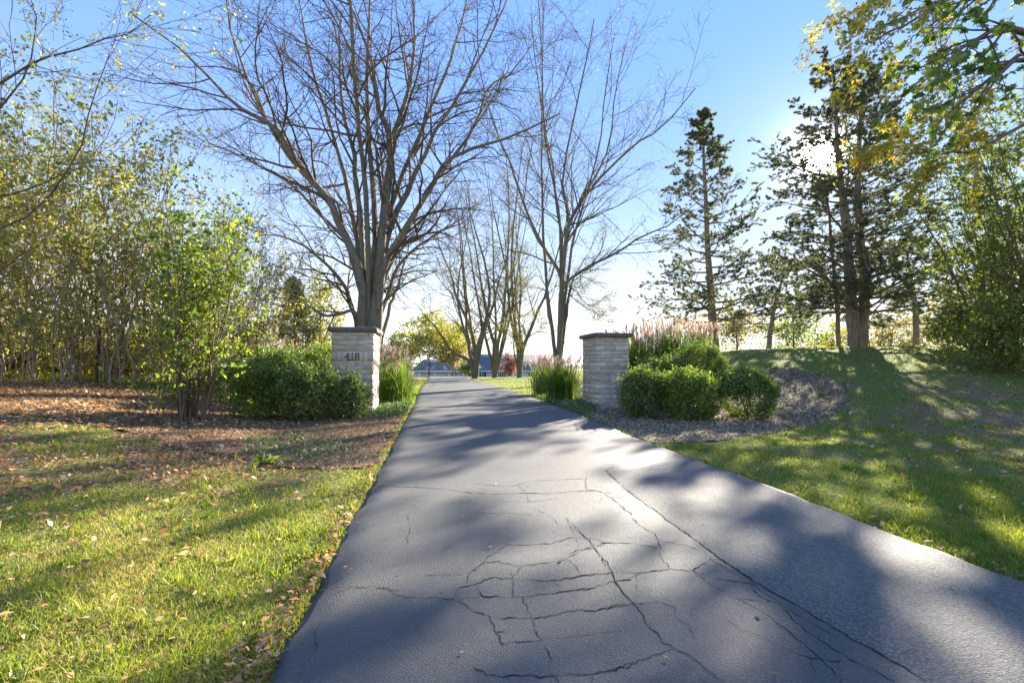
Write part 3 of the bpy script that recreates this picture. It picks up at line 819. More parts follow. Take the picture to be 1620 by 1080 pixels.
# rusty steel post in front of the thicket
pb = on(152, 607); pt = at(158, 520, pb[1])
g = Geo(); tubes(g, np.array([[pb - [0, 0, .2], (pb + pt) / 2, pt]]), np.array([[0.035, 0.033, 0.033]]), 6)
tag(g.make('metal_post', M['rust'], None), 'thin rusty steel post standing at the foot of the left thicket', 'post')

# ------------------------------------------------------------------ trees
def taper(n, r0, r1, p=1.0):
    return r1 + (r0 - r1) * (1 - np.linspace(0, 1, n)) ** p

def limb_tree(name, label, base, limbs, extra, seed, levels, bark, twig, leafmat=None, leafn=0, leafsize=0.05, lscat=0.12, group=None, cat='tree', leafk=5):
    """limbs: list of (points, r0, r1); extra: how many limbs to add in depth"""
    r = np.random.default_rng(seed)
    root = empty(name, base, label, cat, group)
    n = 16
    P = np.array([resample(p, n, 0.03, r) for p, _, _ in limbs]); Rr = np.array([taper(n, a * 0.66, b * 0.6, 1.1) for _, a, b in limbs])
    if extra:
        # turn copies of limbs about the trunk axis so that the crown is round
        ids = r.integers(0, len(limbs), extra)
        ids = [i for i in ids if not limbs[i][1] > 1e6]
        P2 = []; R2 = []
        for q, i in enumerate(ids):
            a = r.uniform(0.25, 0.75) * math.pi * (1 if q % 2 else -1) + r.normal(0, 0.2)
            pp = P[i] - base; c, s_ = math.cos(a), math.sin(a)
            sc = r.uniform(0.75, 1.0)
            P2.append(np.stack([pp[:, 0] * c - pp[:, 1] * s_, pp[:, 0] * s_ + pp[:, 1] * c, pp[:, 2]], -1) * np.array([sc, sc, r.uniform(0.85, 1.02)]) + base); R2.append(Rr[i] * 0.8)
        P = np.concatenate([P, np.array(P2)]); Rr = np.concatenate([Rr, np.array(R2)])
    g = Geo(); tubes(g, P, Rr, 9)
    g.make('trunk', M[bark], root, base, True)
    cur = [(P, Rr)]
    gt = Geo(); tips = []
    for li, kw in enumerate(levels):
        nxt = []
        for Pc, Rc in cur:
            nxt.append(spawn(Pc, Rc, r=r, **kw))
        for Pc, Rc in nxt:
            tubes(gt, Pc, Rc, 5 if li == 0 else (4 if li == 1 else 3))
        tips = nxt
        cur = nxt if li < 2 else nxt
    gt.make('crown', M[twig], root, base, False)
    if leafmat and leafn:
        Pt = tips[0][0]
        sel = r.random(len(Pt)) < leafn
        C, Dd = points_on(Pt[sel], leafk, 0.2, 1.0, r)
        C = C + r.normal(0, lscat, C.shape)
        gl = Geo(); leaves(gl, C, leafsize, r, 0.5, 0.3, 0.4)
        gl.make('foliage', M[leafmat], root, base)
    return root

def LIM(D, pts, r0, r1, dd=0.0):
    """a limb through photograph points; depth drifts by dd metres along it"""
    k = len(pts)
    return ([at(px, py, D + dd * (i / (k - 1)) ** 1.2) for i, (px, py) in enumerate(pts)], r0, r1)

# big bare tree behind the left pillar
DA = 20.0
bA = np.array([at(582, 615, DA)[0], DA, float(height(at(582, 615, DA)[0], DA))])
def rootA(px): return (px, 628)
limA = [
 LIM(DA, [rootA(578), (575, 540), (582, 470), (588, 430), (596, 350), (580, 150), (583, 50), (588, -60)], .46, .05, 1.5),
 LIM(DA, [rootA(586), (590, 540), (596, 470), (600, 430), (606, 350), (620, 235), (600, 175), (590, 115), (575, 60), (535, -30)], .48, .05, -1.2),
 LIM(DA, [rootA(580), (575, 530), (572, 480), (570, 430), (535, 350), (520, 315), (475, 265), (445, 215), (425, 195), (375, 170), (345, 140), (300, 90), (205, 20)], .36, .045, -2.5),
 LIM(DA, [rootA(574), (566, 520), (557, 490), (545, 450), (500, 405), (450, 375), (405, 372)], .26, .03, 1.5),
 LIM(DA, [rootA(590), (596, 520), (600, 470), (608, 415), (650, 350), (690, 280), (725, 245), (800, 220), (885, 180)], .36, .045, -2.0),
 LIM(DA, [rootA(588), (592, 500), (606, 440), (650, 355), (688, 285), (750, 205), (770, 140), (805, 118), (850, 60)], .26, .04, 3.0),
 LIM(DA, [rootA(590), (598, 510), (612, 470), (625, 430), (660, 390), (715, 355), (735, 345)], .22, .03, 2.5),
 LIM(DA, [rootA(582), (576, 510), (570, 440), (555, 390), (510, 345), (465, 295), (425, 270), (380, 248)], .26, .035, 3.0),
 LIM(DA, [rootA(586), (594, 480), (618, 360), (650, 290), (680, 225), (735, 135), (780, 50), (810, -20)], .30, .04, 1.0),
 LIM(DA, [rootA(586), (598, 420), (620, 235), (630, 190), (650, 125), (655, 50), (650, -40)], .28, .05, -.5),
 LIM(DA, [rootA(582), (574, 460), (520, 320), (470, 262), (428, 200), (395, 135), (365, 50), (358, -20)], .26, .045, .5),
 LIM(DA, [rootA(580), (575, 470), (565, 380), (540, 250), (500, 130), (480, 40), (470, -30)], .27, .04, 2.5),
 LIM(DA, [rootA(584), (590, 430), (640, 270), (700, 130), (730, 40), (745, -20)], .26, .04, 4.0),
 LIM(DA, [rootA(578), (570, 500), (520, 500), (480, 478), (440, 472), (400, 476)], .16, .02, -1.0),
 LIM(DA, [rootA(594), (612, 500), (625, 465), (640, 415), (655, 370), (700, 330)], .16, .025, 4.0),
]
lvA = [dict(k=12, t0=.30, t1=1.0, ang=42, angsd=14, ratio=.36, npts=9, wig=.15, up=.02, rend=.009, falloff=.55, rfrac=.55, lmin=1.2, lmax=5.0),
       dict(k=8, t0=.15, t1=1.0, ang=48, angsd=16, ratio=.48, npts=6, wig=.18, up=.0, rend=.006, falloff=.4, rfrac=.6, lmin=.5, lmax=2.4),
       dict(k=6, t0=.12, t1=1.0, ang=48, angsd=16, ratio=.52, npts=4, wig=.2, up=-.02, rend=.005, falloff=.3, rfrac=.7, lmin=.25, lmax=1.1)]
limb_tree('locust_tree', 'largest bare spreading tree, its many stems rising behind the numbered left pillar', bA, limA, 2, 11, lvA, 'bark_locust', 'twig_locust', 'leaf_locust', .05, .05)

# straight tree right of centre
DB = 29.0
bB = gp(883, DB)
tb = [(883, 612), (884, 560), (887, 500), (889, 450)]
limB = [
 LIM(DB, tb + [(893, 394), (900, 355), (924, 313), (963, 266), (1013, 223), (1044, 204), (1100, 140)], .31, .05, -2),
 LIM(DB, tb + [(882, 428), (858, 387), (834, 336), (811, 266), (795, 231), (770, 160), (748, 60)], .28, .05, 1),
 LIM(DB, tb + [(889, 379), (881, 328), (873, 258), (862, 200), (850, 120), (840, 20)], .27, .05, 3),
 LIM(DB, tb + [(896, 380), (900, 345), (889, 290), (905, 200), (925, 110), (940, 30)], .26, .05, -3),
 LIM(DB, tb + [(897, 375), (912, 328), (943, 278), (967, 219), (972, 150), (990, 70)], .25, .05, 2),
 LIM(DB, tb[:3] + [(890, 455), (928, 425), (970, 402), (1013, 375), (1060, 355), (1105, 318)], .24, .035, -3),
 LIM(DB, tb[:3] + [(889, 460), (930, 490), (965, 500)], .16, .02, 2),
]
lvB = [dict(k=10, t0=.42, t1=1.0, ang=38, angsd=12, ratio=.34, npts=8, wig=.11, up=.05, rend=.009, falloff=.55, rfrac=.5, lmin=1.5, lmax=5.5),
       dict(k=7, t0=.15, t1=1.0, ang=42, angsd=14, ratio=.44, npts=5, wig=.14, up=.0, rend=.006, falloff=.4, rfrac=.6, lmin=.5, lmax=2.4),
       dict(k=5, t0=.15, t1=1.0, ang=45, angsd=15, ratio=.48, npts=4, wig=.16, up=-.02, rend=.005, falloff=.3, rfrac=.7, lmin=.3, lmax=1.1)]
limb_tree('locust_tree', 'tall bare tree with one straight trunk forking high, left of the right pillar', bB, limB, 6, 12, lvB, 'bark_locust', 'twig_locust', 'leaf_locust', .5, .085, .2)

def far_tree(px, D, lims, label, seed, leafn=.9):
    b = gp(px, D)
    lm = [LIM(D, pts, a * .85, c, dd) for pts, a, c, dd in lims]
    return limb_tree('locust_tree', label, b, lm, 3, seed, lvC, 'bark_locust', 'twig_locust', 'leaf_locust', leafn, .11, .25, group='trees at the top of the driveway')
lvC = [dict(k=9, t0=.35, t1=1.0, ang=46, angsd=12, ratio=.32, npts=7, wig=.12, up=.06, rend=.012, falloff=.5, rfrac=.5, lmin=1.8, lmax=5.0),
       dict(k=6, t0=.15, t1=1.0, ang=42, angsd=14, ratio=.45, npts=5, wig=.15, up=.0, rend=.009, falloff=.4, rfrac=.6, lmin=.7, lmax=2.6),
       dict(k=4, t0=.2, t1=1.0, ang=45, angsd=15, ratio=.5, npts=3, wig=.16, up=.0, rend=.007, falloff=.3, rfrac=.7, lmin=.4, lmax=1.3)]
far_tree(752, 45, [
 ([(752, 604), (751, 575), (752, 550), (741, 510), (722, 470), (712, 430), (695, 390), (690, 340)], .50, .06, 3),
 ([(752, 604), (752, 575), (756, 545), (768, 510), (775, 470), (768, 420), (745, 340), (740, 290)], .50, .06, -2),
 ([(750, 604), (745, 575), (735, 566), (715, 555), (695, 525), (678, 505), (655, 478)], .38, .04, -3),
 ([(752, 604), (751, 560), (745, 515), (735, 440), (728, 360), (715, 300)], .36, .05, 5)],
 'grey forked tree with a long low limb reaching left, nearest the garage', 21)
far_tree(783, 46, [
 ([(783, 604), (782, 570), (781, 545), (771, 500), (760, 440), (748, 370), (735, 300)], .50, .06, 3),
 ([(783, 604), (784, 570), (788, 545), (796, 510), (801, 430), (806, 330), (800, 240)], .50, .06, -3),
 ([(783, 604), (783, 560), (785, 510), (780, 430), (778, 340), (765, 250)], .36, .05, 4)],
 'middle of the three grey forked trees at the top of the driveway', 22)
far_tree(822, 44, [
 ([(822, 602), (821, 570), (818, 535), (812, 480), (810, 400), (818, 300), (830, 220)], .48, .06, 3),
 ([(822, 602), (823, 570), (830, 545), (848, 500), (868, 450), (882, 400), (900, 340)], .46, .06, -3),
 ([(822, 602), (820, 555), (806, 490), (800, 420), (780, 330), (772, 270)], .36, .05, 4),
 ([(822, 602), (823, 575), (826, 545), (850, 525), (878, 530)], .26, .03, -2)],
 'forked grey tree right of the other two at the top of the driveway', 23)

# ---- pines
def pine(name, label, base, trunks, prof, nb, seed, needle='needle_pine', nl=0.15, dens=1.0, t0=.2, group=None):
    r = np.random.default_rng(seed)
    root = empty(name, base, label, 'tree', group)
    n = 18
    g = Geo(); gb = Geo(); gn = Geo()
    for pts, r0, share in trunks:
        P = resample(pts, n, .02, r)[None]; Rr = taper(n, r0, .03, .9)[None]
        tubes(g, P, Rr, 10)
        k = int(nb * share)
        t = np.sort(t0 + (0.995 - t0) * (np.arange(k) + r.random(k)) / k)
        S = np.stack([np.interp(t * (n - 1), np.arange(n), P[0, :, c]) for c in range(3)], -1)
        rad = np.interp(t * (n - 1), np.arange(n), Rr[0])
        az = np.arange(k) * 2.4 + r.normal(0, .4, k)
        ln = np.interp(t, [p[0] for p in prof], [p[1] for p in prof]) * r.uniform(.65, 1.15, k)
        el = np.interp(t, [0, .5, 1], [-.05, .18, .75]) + r.normal(0, .1, k)
        d = np.stack([np.cos(az) * np.cos(el), np.sin(az) * np.cos(el), np.sin(el)], -1)
        m = 8; Pb = np.empty((k, m, 3)); Pb[:, 0] = S
        for j in range(1, m):
            d = norm(d + r.normal(0, .07, d.shape) + np.array([0, 0, .035]))
            Pb[:, j] = Pb[:, j - 1] + d * (ln / (m - 1))[:, None]
        rb = np.clip(rad * .35, .012, .085)[:, None] * (1 - np.linspace(0, .85, m))[None]
        tubes(gb, Pb, rb, 5)
        P2, R2 = spawn(Pb, rb, 11, .22, 1.0, 55, 12, .40, 5, .09, .03, r, rend=.006, falloff=.45, rfrac=.55, lmin=.3, lmax=1.7, flat_z=.4)
        tubes(gb, P2, R2, 4)
        P3, R3 = spawn(P2, R2, 3, .3, 1.0, 45, 14, .55, 3, .12, .08, r, rend=.005, falloff=.3, rfrac=.7, lmin=.12, lmax=.6, flat_z=.6)
        tubes(gb, P3, R3, 3)
        for PP, kk_ in ((P2, 4), (P3, 7)):
            C, Dd = points_on(PP, max(1, int(kk_ * dens * 1.25)), .45, 1.0, r)
            off = C - CAM                      # the open window in the crown that the low sun shines through
            C_ok = np.linalg.norm(off - (off @ SUN_DIR)[:, None] * SUN_DIR, axis=1) > .30 + .55 * r.random(len(C))
            C, Dd = C[C_ok], Dd[C_ok]
            q = 7
            C = np.repeat(C, q, 0); Dd = np.repeat(Dd, q, 0)
            dd = norm(Dd * .55 + r.normal(size=C.shape) * .55 + np.array([0, 0, .15]))
            s = norm(np.cross(dd, r.normal(size=C.shape)))
            L = nl * r.uniform(.6, 1.2, (len(C), 1))
            w = .0155 * (nl / .15)
            Vn = np.stack([C - s * w, C + s * w, C + dd * L], 1).reshape(-1, 3)
            gn.add(Vn, None, np.arange(len(Vn)).reshape(-1, 3))
    g.make('trunk', M['bark_pine'], root, base, True)
    gb.make('branches', M['bark_pine'], root, base)
    gn.make('crown', M[needle], root, base)
    return root
DP = 22.0
bp = gp(1356, DP)
def TR(D, b, pts): return [b + np.array([0, 0, -.25])] + [at(px, py, D) for px, py in pts]
prof2 = [(0, 3.2), (.3, 3.7), (.5, 4.1), (.7, 3.6), (.88, 2.4), (1, .9)]
pine('pine_tree', 'big twin trunked pine on the mound with the sun behind it', bp,
     [(TR(DP, bp, [(1352, 520), (1345, 450), (1336, 330), (1326, 250), (1318, 105)]), .36, 1.0),
      (TR(DP, bp + np.array([.25, .12, 0]), [(1364, 520), (1367, 450), (1358, 330), (1360, 220), (1366, 125)]), .31, .9)], prof2, 56, 31, t0=.27)
b3 = gp(1326, 25)
pine('pine_tree', 'slender younger pine directly left of the twin trunked pine', b3, [(TR(25, b3, [(1325, 510), (1318, 420), (1311, 340), (1308, 300)]), .13, 1.0)], [(0, 2.2), (.5, 2.4), (1, .6)], 16, 33, t0=.25)
b4 = gp(1131, 31)
pine('pine_tree', 'tall open pine with a single bare trunk above the pink plumed grass', b4, [(TR(31, b4, [(1127, 500), (1120, 400), (1115, 280), (1112, 178)]), .34, 1.0)],
     [(0, 4.0), (.35, 4.4), (.6, 3.6), (.8, 2.1), (.93, .9), (1, .25)], 60, 34, t0=.2, nl=.17, dens=1.0)
b5 = gp(1215, 36)
pine('pine_tree', 'low broad pine in the background between the two tall pines', b5, [(TR(36, b5, [(1222, 500), (1235, 450), (1240, 425)]), .22, 1.0)], [(0, 4.2), (.5, 4.2), (1, 1.2)], 16, 35, t0=.2, nl=.2)
b6 = gp(1450, 27)
pine('pine_tree', 'low bushy pine right of the twin trunked pine on the mound', b6, [(TR(27, b6, [(1448, 490), (1440, 430), (1436, 395)]), .18, 1.0)], [(0, 3.6), (.5, 3.4), (1, 1.0)], 16, 36, t0=.15, nl=.18)
# small dark spire left of the numbered pillar
b7 = gp(468, 24)
pine('conifer_tree', 'small dark pointed conifer between the green shrub and the left pillar', b7, [(TR(24, b7, [(467, 540), (466, 500), (465, 447)]), .12, 1.0)], [(0, 1.5), (.4, 1.15), (.8, .5), (1, .12)], 60, 37, 'needle_dark', nl=.13, t0=.03, dens=.4)

# ---- leafy trees and shrubs
def bushy(name, label, base, H, W, seed, leafmat, n=7000, ls=.16, bark='bark_brown', trunk=.12, low=.2, group=None, cat='tree', clump=90, sq=1.0):
    r = np.random.default_rng(seed)
    root = empty(name, base, label, cat, group)
    st = np.array([[base + np.array([0, 0, -.2]), base + np.array([r.normal(0, .1), r.normal(0, .1), H * .45]), base + np.array([r.normal(0, .15), r.normal(0, .15), H * .9])]])
    st = resample(st[0], 10, .04, r)[None]; Rr = taper(10, trunk, .02)[None]
    g = Geo(); tubes(g, st, Rr, 7)
    P1, R1 = spawn(st, Rr, 16, low, .95, 48, 12, .42, 6, .12, .08, r, rend=.01, falloff=.5, lmin=W * .25, lmax=W * .55)
    tubes(g, P1, R1, 4)
    P2, R2 = spawn(P1, R1, 6, .3, 1, 45, 14, .5, 4, .15, .05, r, rend=.006)
    tubes(g, P2, R2, 3)
    g.make('trunk', M[bark], root, base, True)
    # clumps through the crown volume
    u = norm(r.normal(size=(clump, 3))) * (r.random((clump, 1)) ** .45)
    cc = base + np.array([0, 0, H * (low + 1) / 2]) + u * np.array([W / 2, W / 2, H * (1 - low) / 2 * sq])
    which = r.integers(0, clump, n)
    cs = r.uniform(.5, 1.2, clump)[which][:, None]
    C = cc[which] + r.normal(size=(n, 3)) * cs * np.array([W, W, W * .7]) * .075
    C2, _ = points_on(P2, 8, .3, 1, r)
    C = np.concatenate([C, C2 + r.normal(0, .1, C2.shape)])
    gl = Geo(); leaves(gl, C, ls, r, .6, .3, .2)
    gl.make('crown', M[leafmat], root, base)
    return root

def stems(name, label, seed, base, H, spread, nst, leafmat, bark, leafn, ls, r0=.028, lv=(9, 5), leaf_t0=.3, group=None, cat='shrub', up=.05, leaflow=.0, aspect=.55, foot=.22, bt0=.12, wob=.035):
    """many stemmed shrub or sapling clump; origin at its foot"""
    r = np.random.default_rng(seed)
    root = empty(name, base, label, cat, group)
    n = 10
    P = np.empty((nst, n, 3))
    for i in range(nst):
        a = r.uniform(0, 2 * math.pi); lean = r.uniform(.1, 1) * spread
        b = np.array([math.cos(a), math.sin(a), 0]) * foot * math.sqrt(r.random())
        h = H * r.uniform(.7, 1.02)
        e = b + np.array([math.cos(a) * lean, math.sin(a) * lean, h])
        m = b + (e - b) * .45 + np.array([0, 0, h * .06]) - np.array([math.cos(a), math.sin(a), 0]) * lean * .12
        P[i] = resample([b - [0, 0, .1], m, e], n, wob, r)
    Rr = np.stack([taper(n, r0 * r.uniform(.6, 1.3), .005) for _ in range(nst)])
    g = Geo(); tubes(g, P, Rr, 6); g.make('stems', M[bark], root, None, True)
    P1, R1 = spawn(P, Rr, lv[0], bt0, 1, 42, 14, .30, 5, .14, up, r, rend=.003, falloff=.55, rfrac=.5, lmin=.25, lmax=1.6)
    P2, R2 = spawn(P1, R1, lv[1], .2, 1, 45, 15, .5, 4, .15, up * .5, r, rend=.0025, falloff=.3, rfrac=.7, lmin=.12, lmax=.7)
    gb = Geo(); tubes(gb, P1, R1, 4); tubes(gb, P2, R2, 3); gb.make('branches', M[bark], root)
    C, Dd = points_on(P2, leafn, .15, 1, r)
    C1, D1 = points_on(P1, leafn, .3, 1, r)
    C = np.concatenate([C, C1]); Dd = np.concatenate([Dd, D1])
    keep = r.random(len(C)) < np.clip((C[:, 2] / H - leaflow) / .25 + .25, .12, 1)
    C = C[keep]; Dd = Dd[keep]
    gl = Geo(); leaves(gl, C + r.normal(0, .02, C.shape), ls, r, aspect, .42, .25, Dd * .6)
    gl.make('crown', M[leafmat], root)
    return root

# left thicket: variants once, then copies
tb_ = [stems('sapling_clump', 'slender pale stemmed sapling clump in the thicket on the left', 50 + i, gp(-60, 14), 6.6, 2.3, 12, 'leaf_thicket', 'bark_sapling', 5, .085, .018, (11, 5), group='saplings of the left thicket', cat='sapling', leaflow=-.3, foot=1.0, wob=.07, bt0=.05) for i in range(4)]
spots = []
rr = np.random.default_rng(77)
for i, px in enumerate(range(-330, 440, 42)):
    spots.append((px + rr.normal(0, 8), 14.0 + rr.normal(0, .6) + max(0, (px - 250)) * .008, np.interp(px, [-150, 200, 260, 430], [1.2, 1.16, .96, .80])))
for i, px in enumerate(range(-170, 440, 150)):
    spots.append((px + rr.normal(0, 10), 18.5 + rr.normal(0, .8), np.interp(px, [-150, 200, 260, 430], [1.15, 1.12, .98, .86])))
for i, (px, D, s) in enumerate(spots):
    loc = gp(px, D, -.02)
    if i < 4:
        o = tb_[i]; o.location = tuple(loc); o.rotation_euler = (0, 0, rr.uniform(0, 6.28)); o.scale = (s, s, s)
    else:
        copy_thing(tb_[i % 4], loc, rr.uniform(0, 6.28), (s, s, s * rr.uniform(.93, 1.07)))

for i, (px, D, H_, W_) in enumerate(((-120, 21, 2.7, 4.6), (-30, 22, 2.5, 4.4), (60, 21.5, 2.8, 4.6), (150, 22, 2.4, 4.4), (235, 21.5, 2.7, 4.4), (320, 22, 2.6, 4.6), (400, 22.5, 2.4, 4.0), (-90, 16.6, 1.5, 2.8), (10, 16.2, 1.3, 2.6), (95, 16.6, 1.6, 2.8), (185, 16.3, 1.4, 2.6), (260, 16.8, 1.6, 2.6))):
    bushy('understory_shrub', 'low leafy shrub seen between the stems behind the left thicket', gp(px, D), H_, W_, 140 + i, 'leaf_thicket', 3200, .12, low=.02, cat='shrub', group='shrubs behind the left thicket', clump=50)

# understory weeds at the foot of the thicket
x = rng.uniform(-19, -7.0, 5000); y = np.interp(x, [-19, -7], [14.2, 13.4]) + rng.normal(0, .35, 5000)
grass('grass', x, y, .22, .012, M['grass'], .7, 'tall weedy grass at the foot of the left thicket', bare=False)

# bright green many-stemmed shrub
stems('green_shrub', 'bright green many stemmed shrub standing alone in the left mulch bed', 61, on(300, 664), 4.0, .72, 18, 'leaf_green_shrub', 'bark_brown', 5, .08, .02, (12, 5), up=.06, leaflow=-.6, foot=.32, bt0=.03)

# tree off to the left whose branches reach in at the top left
DL = 9.0
bL = np.array([-13.5, 9.5, float(height(-13.5, 9.5))])
limL = [([bL, bL + [0.2, 0, 3], at(-60, 330, 9.5), at(40, 300, 9.2), at(120, 270, 9.0), at(190, 262, 8.8)], .07, .008),
        ([bL, bL + [0.1, 0, 4], at(-90, 180, 9.5), at(20, 120, 9.4), at(80, 90, 9.2), at(190, 60, 9.0), at(240, 30, 8.8)], .075, .008),
        ([bL, bL + [0.1, .2, 4], at(-80, 260, 10), at(10, 160, 10), at(60, 60, 10), at(40, -40, 10)], .07, .01),
        ([bL, bL + [0.3, .2, 3], at(-60, 380, 9.5), at(60, 330, 9.4), at(130, 230, 9.3), at(160, 120, 9.2), at(190, 30, 9.2)], .06, .008),
        ([bL, bL + [0.2, 0, 2.5], at(-60, 450, 9), at(40, 400, 9), at(110, 350, 8.8)], .06, .008)]
lvL = [dict(k=9, t0=.4, t1=1, ang=38, angsd=12, ratio=.22, npts=6, wig=.12, up=.03, rend=.005, falloff=.3, rfrac=.5, lmin=.5, lmax=2.4),
       dict(k=6, t0=.15, t1=1, ang=42, angsd=14, ratio=.45, npts=5, wig=.14, up=.0, rend=.0035, falloff=.3, rfrac=.6, lmin=.2, lmax=1.1)]
limb_tree('crabapple_tree', 'sparse leaved tree at the left edge reaching branches into the sky', bL, limL, 3, 62, lvL, 'bark_brown', 'bark_brown', 'leaf_thicket', .95, .07, .05, leafk=10)

# background trees
bushy('yellow_tree', 'yellow green tree rising behind the left pillar and the dark conifer', gp(505, 38), 8.0, 5.0, 71, 'leaf_yellow', 2600, .2, clump=50, group='background trees')
bushy('yellow_tree', 'broad yellow green tree in front of the garage, left of the forked trees', gp(680, 60), 8.6, 9.0, 72, 'leaf_yellow', 6000, .28, group='background trees', low=.25)
bushy('yellow_tree', 'yellowing tree close behind the low limb of the forked tree', gp(722, 66), 8.4, 6.5, 73, 'leaf_yellow', 4000, .28, group='background trees', low=.3)
bushy('round_tree', 'small round headed tree standing before the garage doors', gp(717, 62), 4.6, 4.6, 74, 'leaf_tan', 3600, .22, group='background trees', low=.32)
bushy('dark_shrub', 'dark evergreen shrub beside the garage wall', gp(742, 70), 2.9, 3.4, 75, 'leaf_box', 2200, .2, cat='shrub', low=.05)
bushy('red_shrub', 'reddish shrub in front of the house windows', gp(808, 62), 3.0, 2.6, 76, 'leaf_red', 1500, .2, cat='shrub', low=.05)
bushy('yellow_tree', 'low golden bush row seen left of the numbered pillar', gp(500, 27), 2.6, 5.0, 77, 'leaf_yellow', 4000, .13, low=.05, cat='shrub')
bushy('yellow_tree', 'golden bush behind the right side of the numbered pillar', gp(628, 36), 3.4, 4.0, 78, 'leaf_yellow', 3500, .15, low=.05, cat='shrub')
bushy('background_tree', 'olive tree beyond the mound under the single trunk pine', gp(1165, 48), 6.2, 7.5, 79, 'leaf_tan', 2600, .24, group='trees behind the mound', low=.15)
bushy('background_tree', 'dark green tree beyond the mound, left of the twin trunked pine', gp(1255, 44), 5.0, 6.5, 80, 'leaf_right', 2600, .22, group='trees behind the mound', low=.1)
bushy('background_tree', 'golden tree low behind the twin trunked pine', gp(1330, 52), 4.5, 8.0, 81, 'leaf_yellow', 2600, .26, group='trees behind the mound', low=.05)
bushy('background_tree', 'pale olive tree on the skyline right of the twin trunked pine', gp(1410, 46), 5.0, 8.5, 82, 'leaf_tan', 2600, .25, group='trees behind the mound', low=.05)
bushy('background_tree', 'olive green tree on the skyline nearest the right edge', gp(1500, 38), 6.0, 7.5, 83, 'leaf_tan', 2600, .22, group='trees behind the mound', low=.05)
bushy('background_tree', 'thin yellow green tree in the gap left of the single trunk pine', gp(985, 70), 6.0, 8.0, 84, 'leaf_yellow', 2500, .3, group='trees behind the mound', low=.1)

# right hand leafy trees
rt = stems('leafy_tree', 'tall leafy tree on the slope at the right edge', 91, gp(1590, 15.0), 8.0, 2.6, 15, 'leaf_right', 'bark_brown', 9, .095, .04, (13, 6), cat='tree', leaflow=-.3, foot=.7)
copy_thing(rt, gp(1700, 13.0), 1.9, (1.1, 1.1, 1.15), 'leafy tree partly cut off by the right edge of the picture')
copy_thing(rt, gp(1560, 18.5), 3.7, (.95, .95, .8), 'lower leafy tree behind the tall one at the right edge')
bushy('leafy_shrub', 'dense green shrub at the foot of the right edge trees', gp(1590, 13.8), 2.2, 3.2, 92, 'leaf_right', 7000, .09, low=.02, cat='shrub')
bushy('leafy_shrub', 'small shrub right of the mound where the lawn ends', gp(1535, 17.0), 1.9, 2.8, 93, 'leaf_right', 5000, .10, low=.02, cat='shrub')

# near maple whose branches hang in at the top right
bM = np.array([11.5, 6.2, float(height(11.5, 6.2))])
r = np.random.default_rng(95)
root = empty('maple_tree', bM, 'green maple branches hanging in at the top right corner', 'tree')
lm = [([bM - [0, 0, .2], bM + [-.1, 0, 2.5], bM + [-.2, .1, 5.0], bM + [-.1, .1, 8.0]], .24, .06),
      ([bM + [-.1, 0, 3.2], at(1700, 100, 6.2), at(1620, 45, 5.8), at(1540, 65, 5.5), at(1460, 130, 5.3)], .07, .008),
      ([bM + [-.1, 0, 3.0], at(1720, 160, 6.2), at(1640, 100, 5.6), at(1570, 120, 5.3), at(1500, 180, 5.2)], .06, .008),
      ([bM + [-.1, 0, 3.4], at(1700, 20, 6.4), at(1620, -20, 6.2), at(1540, 0, 6.0), at(1480, 40, 5.9)], .07, .008)]
Pm = np.array([resample(p, 12, .02, r) for p, _, _ in lm]); Rm = np.array([taper(12, a, b) for _, a, b in lm])
g = Geo(); tubes(g, Pm, Rm, 7); g.make('trunk', M['bark_brown'], root, bM, True)
P1, R1 = spawn(Pm[1:], Rm[1:], 18, .45, 1, 38, 12, .22, 5, .1, -.01, r, rend=.003, falloff=.2, lmin=.3, lmax=1.0)
g = Geo(); tubes(g, P1, R1, 4)
C, Dd = points_on(P1, 11, .2, 1, r)
ml = np.array([(0, 0), (.28, -.02), (.42, .16), (.34, .26), (.52, .52), (.28, .52), (.22, .62), (.10, .58), (0, 1.0)])
ml = np.concatenate([ml, (ml * [-1, 1])[-2:0:-1]])
nv = len(ml); N = len(C)
tipd = norm(Dd * .4 + r.normal(size=C.shape) * .5 + np.array([0, 0, -.5])); sd_ = norm(np.cross(tipd, r.normal(size=C.shape)))
L = .105 * r.uniform(.6, 1.3, (N, 1, 1))
nrm = np.cross(sd_, tipd)
Vm = C[:, None] + L * (ml[None, :, 0:1] * sd_[:, None] + ml[None, :, 1:2] * tipd[:, None] - (ml[None, :, 0:1] ** 2) * .5 * nrm[:, None])
ctr = C[:, None] + L * .4 * tipd[:, None]
Vm = np.concatenate([Vm, ctr], 1)
fan = np.array([(k, (k + 1) % nv, nv) for k in range(nv)])
g.make('branches', M['bark_brown'], root, bM)
build('foliage', Vm.reshape(-1, 3), None, (np.arange(N)[:, None, None] * (nv + 1) + fan[None]).reshape(-1, 3), M['leaf_maple'], root, bM)

